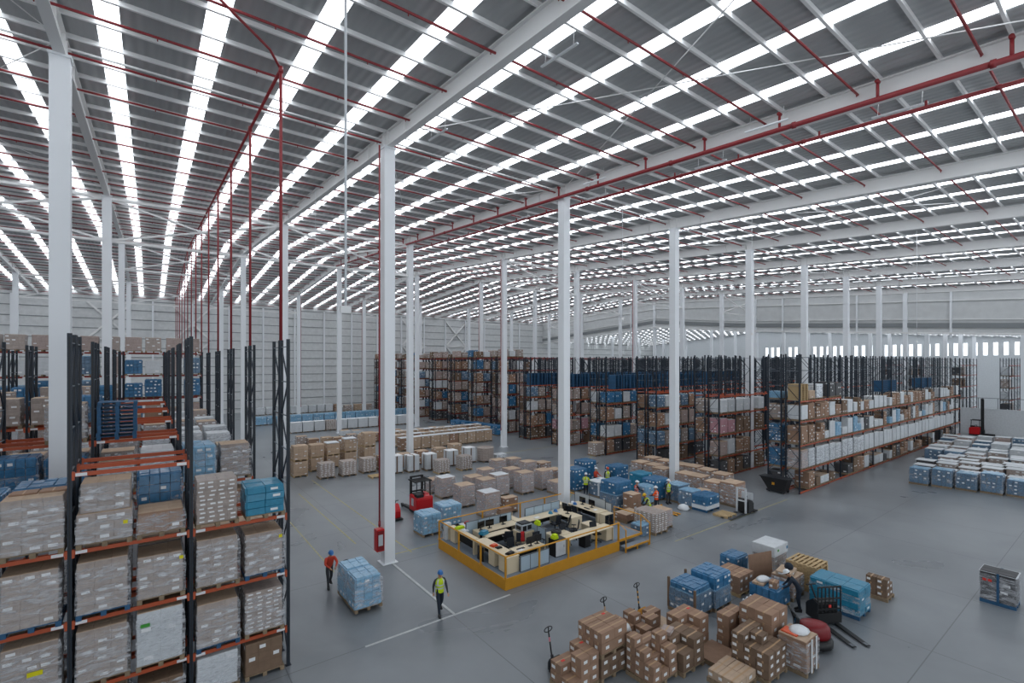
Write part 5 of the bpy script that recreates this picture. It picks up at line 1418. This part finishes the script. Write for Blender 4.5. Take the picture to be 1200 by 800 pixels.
b = MB(); b.bx(-.06,.06,.5,.53,.75,.9); b.build('blue_key_pad', M_BLUE, t)
# black tipping skip at the rack end
t = thing('tipping_skip', 'black tipping skip standing before the end of the long aisle rack', 'skip', (39.25, 17.0, 0))
b = MB(); pol = [(.15,.2),(1.35,.2),(2.0,1.15),(-.1,1.15)]
b.prism(pol, 0, .9, 'x'); b.build('tub', M_BLACK, t, .02)
b = MB(); b.bx(-.04,.94,-.14,2.04,1.12,1.18); b.build('rim', M_DGREY, t)
b = MB(); b.bx(.05,.15,.1,1.5,.08,.2); b.bx(.75,.85,.1,1.5,.08,.2); b.build('skid_frame', M_DGREY, t)
for yy in (.2,1.3):
    for xx in (.1,.8): b = MB(); wheel_mb(b, xx, yy, .07, .07, .06); b.build('wheel', M_DGREY, t)
b = MB(); b.bx(-.012,0,.85,1.05,.6,.8); b.build('yellow_plate', M_YEL, t)

# ------------------------------------------------------------------ the raised office
PX0, PX1, PXM, PYA, PYB, PYM = 12.75, 22.6, 20.4, 17.42, 23.6, 19.7
t = thing('office_platform', 'raised office platform with a yellow orange skirt on the warehouse floor', 'platform', (0,0,0))
b = MB(); b.bx(PX0,PXM,PYA,PYB,.42,.5); b.bx(PXM,PX1,PYM,PYB,.42,.5); b.build('deck', M_DECKG, t)
b = MB(); b.bx(PX0-.03,PXM,PYA-.03,PYA,0,.53); b.build('skirt_panel', M_YEL, t)
b = MB(); b.bx(PX0-.03,PX0,PYA,PYB,0,.53); b.build('skirt_panel', M_YEL, t)
b = MB(); b.bx(PX0-.03,PX1,PYB,PYB+.03,0,.53); b.build('skirt_panel', M_YEL, t)
b = MB(); b.bx(PX1,PX1+.03,PYM,PYB,0,.53); b.build('skirt_panel', M_YEL, t)
t = thing('guard_rail', 'yellow guard rail around the edge of the raised office', 'railing', (0,0,0))
for (x, y) in [(PX0,PYA),(14.73,PYA),(16.62,PYA),(18.6,PYA),(PXM-.04,PYA),(PX0,19.45),(PX0,21.5),(PX0,PYB),(15.6,PYB),(18.4,PYB),(20.4,PYB),(PX1,PYB)]:
    b = MB(); b.bx(x-.035,x+.035,y-.035,y+.035,.5,1.5); p = b.build('post', M_YEL, t)
    b = MB(); b.bx(x-.08,x+.08,y-.06,y+.08,.5,.515); b.build('foot_plate', M_YEL, p)
for a, c in (((PX0,PYA),(PXM,PYA)),((PX0,PYA),(PX0,PYB)),((PX0,PYB),(PX1,PYB)),((PX1,PYB),(PX1,22.9))):
    b = MB(); b.tube([(*a,1.5),(*c,1.5)], .035, 8); b.build('top_rail', M_YEL, t)
t = thing('entrance_steps', 'yellow framed landing and steps at the end of the raised office', 'steps', (0,0,0))
b = MB(); b.bx(PXM+.02,22.5,17.62,PYM,.44,.5); b.build('landing', M_DECKG, t)
b = MB(); b.bx(PXM+.02,22.5,17.56,17.62,.38,.5); b.bx(22.5,22.56,17.56,PYM,.38,.5); b.build('landing_edge', M_YEL, t)
b = MB(); b.bx(PXM+.05,22.4,17.0,17.4,.22,.26); b.build('step_tread', M_DECKG, t)
b = MB(); b.bx(PXM+.05,22.4,16.96,17.0,.18,.27); b.build('step_edge', M_YEL, t)
for x in (PXM+.05, 22.4, 21.4):
    b = MB(); b.bx(x-.03,x+.03,16.97,17.03,0,.24); b.build('step_leg', M_YEL, t)
for x in (PXM+.06, 22.5):
    b = MB(); b.tube([(x,17.0,0),(x,17.0,1.2),(x,17.6,1.5),(x,19.6,1.5),(x,19.6,.5)] if x > 21 else [(x,17.0,0),(x,17.0,1.2),(x,17.55,1.5),(x,17.55,.5)], .034, 8); b.build('hand_rail', M_YEL, t)
b = MB(); b.tube([(22.5,17.62,1.5),(22.5,17.62,.5)], .034, 8); b.build('rail_post', M_YEL, t)

def desk(label, x0, x1, y0, y1, sides='', h=.75, peds=(), name='desk'):
    t = thing(name, label, 'desk', (x0, y0, .5)); w, d = x1-x0, y1-y0
    b = MB(); b.bx(0,w,0,d,h-.035,h); b.build('desktop', M_DESK, t, .005)
    if w >= d: ends = ((0,.03,.03,d-.03),(w-.03,w,.03,d-.03))
    else: ends = ((.03,w-.03,0,.03),(.03,w-.03,d-.03,d))
    for e in ends: b = MB(); b.bx(*e,0,h-.035); b.build('end_panel', M_DESK, t)
    if 'b' in sides: b = MB(); b.bx(.05,w-.05,d-.08,d-.06,.2,h-.04); b.build('modesty_panel', M_BLACK, t)
    if 'l' in sides: b = MB(); b.bx(w-.08,w-.06,.05,d-.05,.1,h-.04); b.build('modesty_panel', M_BLACK, t)
    for px_, py_, face in peds:
        pd = MB(); pd.bx(px_,px_+.45,py_,py_+.5,.03,h-.04); p = pd.build('pedestal', M_DESK, t, .005)
        for k in range(3):
            q = MB()
            if face == 'x': q.bx(px_-.012,px_,py_+.02,py_+.48,.06+k*.22,.26+k*.22)
            else: q.bx(px_+.02,px_+.43,py_-.012,py_,.06+k*.22,.26+k*.22)
            q.build('drawer', M_DESK, p, .003)
    return t
desk('long birch counter along the camera side end of the office, nearer half', 13.05, 13.8, 17.75, 20.6, 'l', peds=((.02,.15,'x'),(.02,1.0,'x')))
desk('long birch counter along the camera side end of the office, rear half', 13.05, 13.45, 20.65, 23.2, 'l', peds=((.02,1.8,'x'),))
desk('birch desk against the first pale blue partition', 13.85, 16.5, 21.2, 21.95, 'b')
desk('birch side desk with dark panels beside the printer cabinet', 13.85, 15.4, 20.5, 21.0, 'b')
desk('birch desk behind the low blue panel at the front rail', 13.85, 15.6, 17.95, 18.65, 'b')
desk('birch desk against the second pale blue partition', 17.0, 19.35, 21.15, 21.95, 'b')
desk('birch desk end between the second partition and landing', 19.4, 20.3, 20.1, 21.9, 'l', peds=((.3,.1,'y'),))
desk('birch desk along the whiteboard side of the office', 21.3, 22.25, 19.85, 22.4, 'l', peds=((.4,.02,'y'),))
desk('short birch desk by the rear corner column', 20.7, 21.25, 22.45, 23.3)
desk('birch desk along the front rail with an open knee space', 16.95, 20.3, 17.7, 18.4, '', peds=((2.85,.1,'y'),))
desk('small birch return desk near the landing', 19.3, 20.0, 18.45, 19.25)
desk('birch desk carrying the black ring tray', 16.65, 17.8, 18.45, 19.25, 'b')
desk('birch desk between the two partitions', 16.55, 17.0, 21.2, 23.0)
def cabinet(label, x0, x1, y0, y1, z1, m, mf, nd=2, name='cabinet', face='y'):
    t = thing(name, label, 'cabinet', (x0, y0, .5)); w, d, h = x1-x0, y1-y0, z1-.5
    b = MB(); b.bx(0,w,0,d,0,h); b.build('carcass', m, t, .008)
    for k in range(nd):
        b = MB()
        if face == 'y': b.bx(.02+k*(w-.02)/nd,(k+1)*(w-.02)/nd,-.015,0,.04,h-.04)
        else: b.bx(-.015,0,.02+k*(d-.02)/nd,(k+1)*(d-.02)/nd,.04,h-.04)
        dr = b.build('door', mf, t, .004)
        b = MB()
        if face == 'y': b.bx((k+.8)*(w)/nd-.02,(k+.8)*w/nd,-.03,-.015,h*.5,h*.5+.12)
        else: b.bx(-.03,-.015,(k+.8)*d/nd-.02,(k+.8)*d/nd,h*.5,h*.5+.12)
        b.build('handle', M_MGREY, dr)
    return t
cabinet('birch cabinet that carries the printer in the middle of the office', 15.5, 16.35, 19.75, 20.55, 1.3, M_DESK, M_DESK)
cabinet('small white fronted cabinet with dark sides at the front rail', 16.15, 16.85, 17.85, 18.4, 1.35, M_BLACK, M_WHITEC, 1)
cabinet('dark glazed cabinet at the end of the whiteboard desk', 21.45, 22.2, 19.4, 19.82, 1.22, M_DESK, M_MON, 2)
cabinet('tall white panel cabinet at the rear corner of the counter', 12.95, 13.3, 23.22, 23.5, 1.4, M_WHITEC, M_WHITEC, 1, face='x')
cabinet('black drawer unit under the counter by the front corner', 12.98, 13.02, 19.6, 20.1, 1.18, M_BLACK, M_BLACK, 1, face='x')
cabinet('black drawer unit under the front rail desk', 18.2, 18.65, 17.85, 18.3, 1.2, M_BLACK, M_BLACK, 1)
def screen(label, x0, y0, n, L, z0, z1, axis='x', m=M_SCREEN, name='partition_screen'):
    t = thing(name, label, 'partition', (x0, y0, .5)); w = L/n
    for k in range(n):
        b = MB()
        if axis == 'x': b.bx(k*w+.015,(k+1)*w-.015,-.02,.02,z0-.5+.03,z1-.53)
        else: b.bx(-.02,.02,k*w+.015,(k+1)*w-.015,z0-.5+.03,z1-.53)
        b.build('panel', m, t)
    b = MB()
    for k in range(n+1):
        if axis == 'x': b.bx(k*w-.02,k*w+.02,-.025,.025,0,z1-.5)
        else: b.bx(-.025,.025,k*w-.02,k*w+.02,0,z1-.5)
    for z in (z0-.5, z1-.53):
        if axis == 'x': b.bx(0,L,-.025,.025,z,z+.03)
        else: b.bx(-.025,.025,0,L,z,z+.03)
    b.build('frame', M_MGREY, t); return t
screen('pale blue desk partition of four panels near the counter', 13.5, 22.02, 4, 3.0, .8, 1.7)
screen('pale blue desk partition of four panels farther along', 17.55, 22.05, 4, 2.7, .8, 1.7)
screen('low pale blue front panel behind the guard rail', 13.75, 17.62, 3, 1.75, .5, 1.22)
screen('grey whiteboard screen closing the far side of the office', 22.45, 20.25, 2, 2.65, .75, 1.75, 'y', M_GLASS)
screen('clear sheet screen beside the whiteboard screen', 22.45, 19.75, 1, .48, .6, 1.65, 'y', M_GLASS)
screen('short pale partition behind the printer cabinet', 16.45, 18.95, 2, 1.3, .6, 1.6, 'y')
def chair(label, x, y, rz, m=M_CHAIR):
    t = thing('office_chair', label, 'chair', (x, y, .5), rz)
    b = MB()
    for k in range(5): a = 2*PI*k/5; b.bar((0,0,.1),(.28*math.cos(a),.28*math.sin(a),.07),.045,.035)
    bs = b.build('star_base', M_BLACK, t)
    for k in range(5): a = 2*PI*k/5; b = MB(); b.tube([(.28*math.cos(a)-.02,.28*math.sin(a),.03),(.28*math.cos(a)+.02,.28*math.sin(a),.03)], .03, 8); b.build('caster', M_BLACK, bs)
    b = MB(); b.tube([(0,0,.1),(0,0,.44)], .03, 8); b.build('gas_column', M_DGREY, t)
    b = MB(); b.bx(-.24,.24,-.22,.24,.44,.52); b.build('seat', m, t, .035)
    b = MB(); b.prism([(-.22,.58),(-.26,.58),(-.34,1.02),(-.29,1.04)], -.22, .22, 'x'); b.build('backrest', m, t, .02)
    b = MB(); b.bar((0,-.15,.46),(0,-.27,.7),.06,.02); b.build('back_bracket', M_BLACK, t)
    for s in (-.27,.27): b = MB(); b.bx(s-.03,s+.03,-.15,.12,.66,.7); b.bar((s,-.02,.48),(s,-.02,.66),.03); b.build('armrest', M_BLACK, t)
    return t
for lb, x, y, rz in (('navy chair with a jacket in the first workplace',14.95,20.2,-.5),('black chair with red cloth at the front rail desk',15.0,19.15,2.6),('dark chair under the front blue panel',14.3,18.9,3.0),
        ('black chair at the second partition desk',18.6,20.6,.1),('blue backed chair beside the second partition desk',18.9,20.1,.6),('black chair at the whiteboard desk, inner one',20.85,21.9,-1.5),('black chair at the whiteboard desk, outer one',20.9,21.1,-1.6),
        ('navy chair near the small return desk',18.7,19.2,.8),('dark chair tucked under the front rail desk',17.7,18.75,3.1),('chair beside the white fronted cabinet',15.85,18.75,3.0),('chair by the knee space near the landing',19.3,18.1,2.9)):
    chair(lb, x, y, rz, M_CHAIR)
t = [o for o in COL.objects if o.get('label', '').startswith('black chair with red')][0]
b = MB(); b.prism([(-.2,.6),(-.36,.6),(-.41,1.02),(-.31,1.09),(-.27,1.02)], -.2, .0, 'x'); tag(b.build('red_cloth', M_BRED, None, .02, False, (15.0,19.15,.5)), 'red cloth hung over a black office chair', 'cloth').rotation_euler = (0,0,2.6)
def monitor(label, x, y, z, rz, w=.52):
    t = thing('monitor', label, 'monitor', (x, y, z), rz)
    b = MB(); b.bx(-.12,.12,-.08,.08,0,.015); b.build('foot', M_BLACK, t); b = MB(); b.bx(-.03,.03,.03,.06,.015,.25); b.build('stand', M_BLACK, t)
    b = MB(); b.bx(-w/2,w/2,0,.03,.12,.46); b.build('housing', M_BLACK, t, .008); b = MB(); b.bx(-w/2+.02,w/2-.02,-.003,0,.14,.44); b.build('glass', M_MON, t)
for lb, x, y, rz in (('black monitor before the first partition, nearer the counter',14.2,21.6,.2),('black monitor before the first partition, beside the first',14.75,21.6,-.1),('small black monitor before the first partition, farthest along',15.7,21.65,0),
        ('black monitor on the desk end by the second partition',19.85,20.9,-1.2),('black monitor on the front rail desk',14.9,18.3,PI),('second black monitor on the front rail desk',15.35,18.35,PI-.2),('black monitor on the whiteboard desk, nearer the landing',21.9,20.9,-1.57),('black monitor on the whiteboard desk, farther',21.9,21.7,-1.57)):
    monitor(lb, x, y, 1.25, rz)
def keyb(x, y, rz, lb):
    t = thing('keyboard', lb, 'keyboard', (x, y, 1.25), rz); b = MB(); b.bx(-.22,.22,-.07,.07,0,.02); b.build('tray', M_BLACK, t, .004)
    b = MB()
    for r in range(4):
        for k in range(12): b.bx(-.21+k*.035,-.18+k*.035,-.06+r*.031,-.035+r*.031,.02,.026)
    b.build('keys', M_DGREY, t)
keyb(14.25,21.35,0,'black keyboard before the first partition'); keyb(21.5,20.9,-1.57,'black keyboard on the whiteboard desk'); keyb(14.3,18.3,PI,'black keyboard on the front rail desk')
# printer on its cabinet
t = thing('printer', 'grey office printer with dark trays on the birch cabinet', 'printer', (15.58, 19.82, 1.3))
b = MB(); b.bx(0,.68,0,.6,0,.38); b.build('housing', M_GLASS, t, .02); b = MB(); b.bx(.05,.3,-.01,0,.06,.33); b.build('paper_tray', M_BLACK, t); b = MB(); b.bx(.36,.63,-.01,0,.1,.33); b.build('output_slot', M_BLACK, t)
b = MB(); b.bx(-.01,0,.1,.5,.1,.3); b.build('side_door', M_BLACK, t); b = MB(); b.bx(.04,.64,.05,.55,.38,.44); b.build('scanner_lid', M_DGREY, t, .015)
# hard hats and small things on the desks
def hat(label, x, y, z, m):
    t = thing('hard_hat', label, 'hard hat', (x, y, z)); b = MB(); b.lathe([(.105,.0),(.11,.02),(.1,.08),(.075,.125),(.03,.145),(0,.147)], 16, 0, (0,0,0), 1, 1.2); b.build('shell', m, t, 0, True)
    b = MB(); b.lathe([(.105,.0),(.135,-.004),(.135,.008),(.105,.02)], 16, 0, (0,0,.005), 1, 1.2); b.build('brim', m, t, 0, True)
hat('blue hard hat on the birch desk by the second partition', 19.55, 21.6, 1.255, M_HELB); hat('teal hard hat on the birch desk by the second partition', 19.05, 21.5, 1.255, M_TEAL)
hat('white hard hat on the whiteboard desk', 21.55, 22.2, 1.255, M_HELW); hat('blue hard hat beside the white one', 21.5, 21.95, 1.255, M_HELB)
b = MB(); b.lathe([(.22,0),(.28,.02),(.28,.14),(.22,.16),(.2,.08),(.1,.05),(.09,.12),(0,.12)], 20); tag(b.build('ring_tray', M_BLACK, None, 0, True, (17.1, 18.85, 1.252)), 'round black ring tray on a birch desk', 'tray')
def folded(name, label, x, y, z, m, w=.3, d=.25, h=.08, rz=0):
    b = MB(); b.bx(-w/2,w/2,-d/2,d/2,0,h); b.bx(-w/2+.04,w/2-.02,-d/2+.02,d/2-.05,h,h*1.6); o = b.build(name, m, None, .015, False, (x,y,z), seg=2); o.rotation_euler = (0,0,rz); tag(o, label, 'clothing' if 'vest' in name or 'jacket' in name else name.split('_')[-1])
folded('yellow_vest', 'folded yellow vest on the counter rear end', 13.4, 22.5, 1.252, M_HIVIS, .5, .3)
folded('paper_stack_tray', 'white papers on the counter beside the yellow vest', 13.45, 22.05, 1.252, M_LABEL, .3, .4, .04)
folded('orange_folder', 'orange folders on the nearer counter', 13.45, 19.35, 1.252, M_HELO, .35, .3, .06, .2)
folded('black_folder', 'black folder on the nearer counter', 13.5, 19.0, 1.252, M_BLACK, .3, .25, .05)
folded('black_tray', 'black desk tray at the front corner', 13.5, 18.1, 1.252, M_BLACK, .4, .3, .06, .3)
folded('paper_sheet', 'white paper sheets at the front corner desk', 14.2, 18.15, 1.252, M_LABEL, .3, .22, .012, .2)
folded('teal_jacket', 'teal jacket lying at the first partition desk', 13.95, 21.0, 1.252, M_TEAL, .45, .35, .12, .3)
folded('brown_carton_tray', 'open brown carton tray hung on the rear guard rail', 16.9, 23.2, 1.252-.0, M_KRAFT, .9, .4, .2)
folded('yellow_vest', 'yellow vest on the printer side partition', 16.45, 19.6, 1.61, M_HIVIS, .2, .35, .15)
folded('yellow_vest', 'yellow vest heaped by the front rail post', 16.3, 18.1, 1.352, M_HIVIS, .3, .3, .14)
folded('paper_sheet', 'white paper sheets on the whiteboard desk', 21.7, 20.4, 1.252, M_LABEL, .3, .22, .01, .1)
folded('white_laptop', 'white laptop on the second partition desk', 17.9, 21.4, 1.252, M_LABEL, .35, .25, .02)
for k, (x, y) in enumerate(((16.95, 23.2),)):
    pass
# white boxes of paper by the rear rail
t = thing('equipment_table', 'white table with red and grey equipment behind the first partition', 'table', (13.75, 22.5, .5))
b = MB(); b.bx(0,1.1,0,.7,.72,.75); b.build('table_top', M_WHITEC, t)
for u in (.03,1.03):
    for v in (.03,.63): b = MB(); b.bx(u,u+.04,v,v+.04,0,.72); b.build('leg', M_MGREY, t)
folded('label_printer', 'small grey and red label printer on the white table', 14.1, 22.85, 1.252, M_BRED, .25, .3, .1)
desk('shelf desk carrying the brown carton tray by the rear rail', 16.4, 17.4, 23.03, 23.42)

# ------------------------------------------------------------------ light
w = bpy.data.worlds.new('world'); SC.world = w; w.use_nodes = True
bg = w.node_tree.nodes['Background']; bg.inputs[0].default_value = (.86, .93, 1, 1); bg.inputs[1].default_value = 1.2
SC.view_settings.view_transform = 'Standard'; SC.view_settings.look = 'None'
SC.view_settings.exposure = 0.0; SC.view_settings.gamma = 1.0; SC.view_settings.use_curve_mapping = False
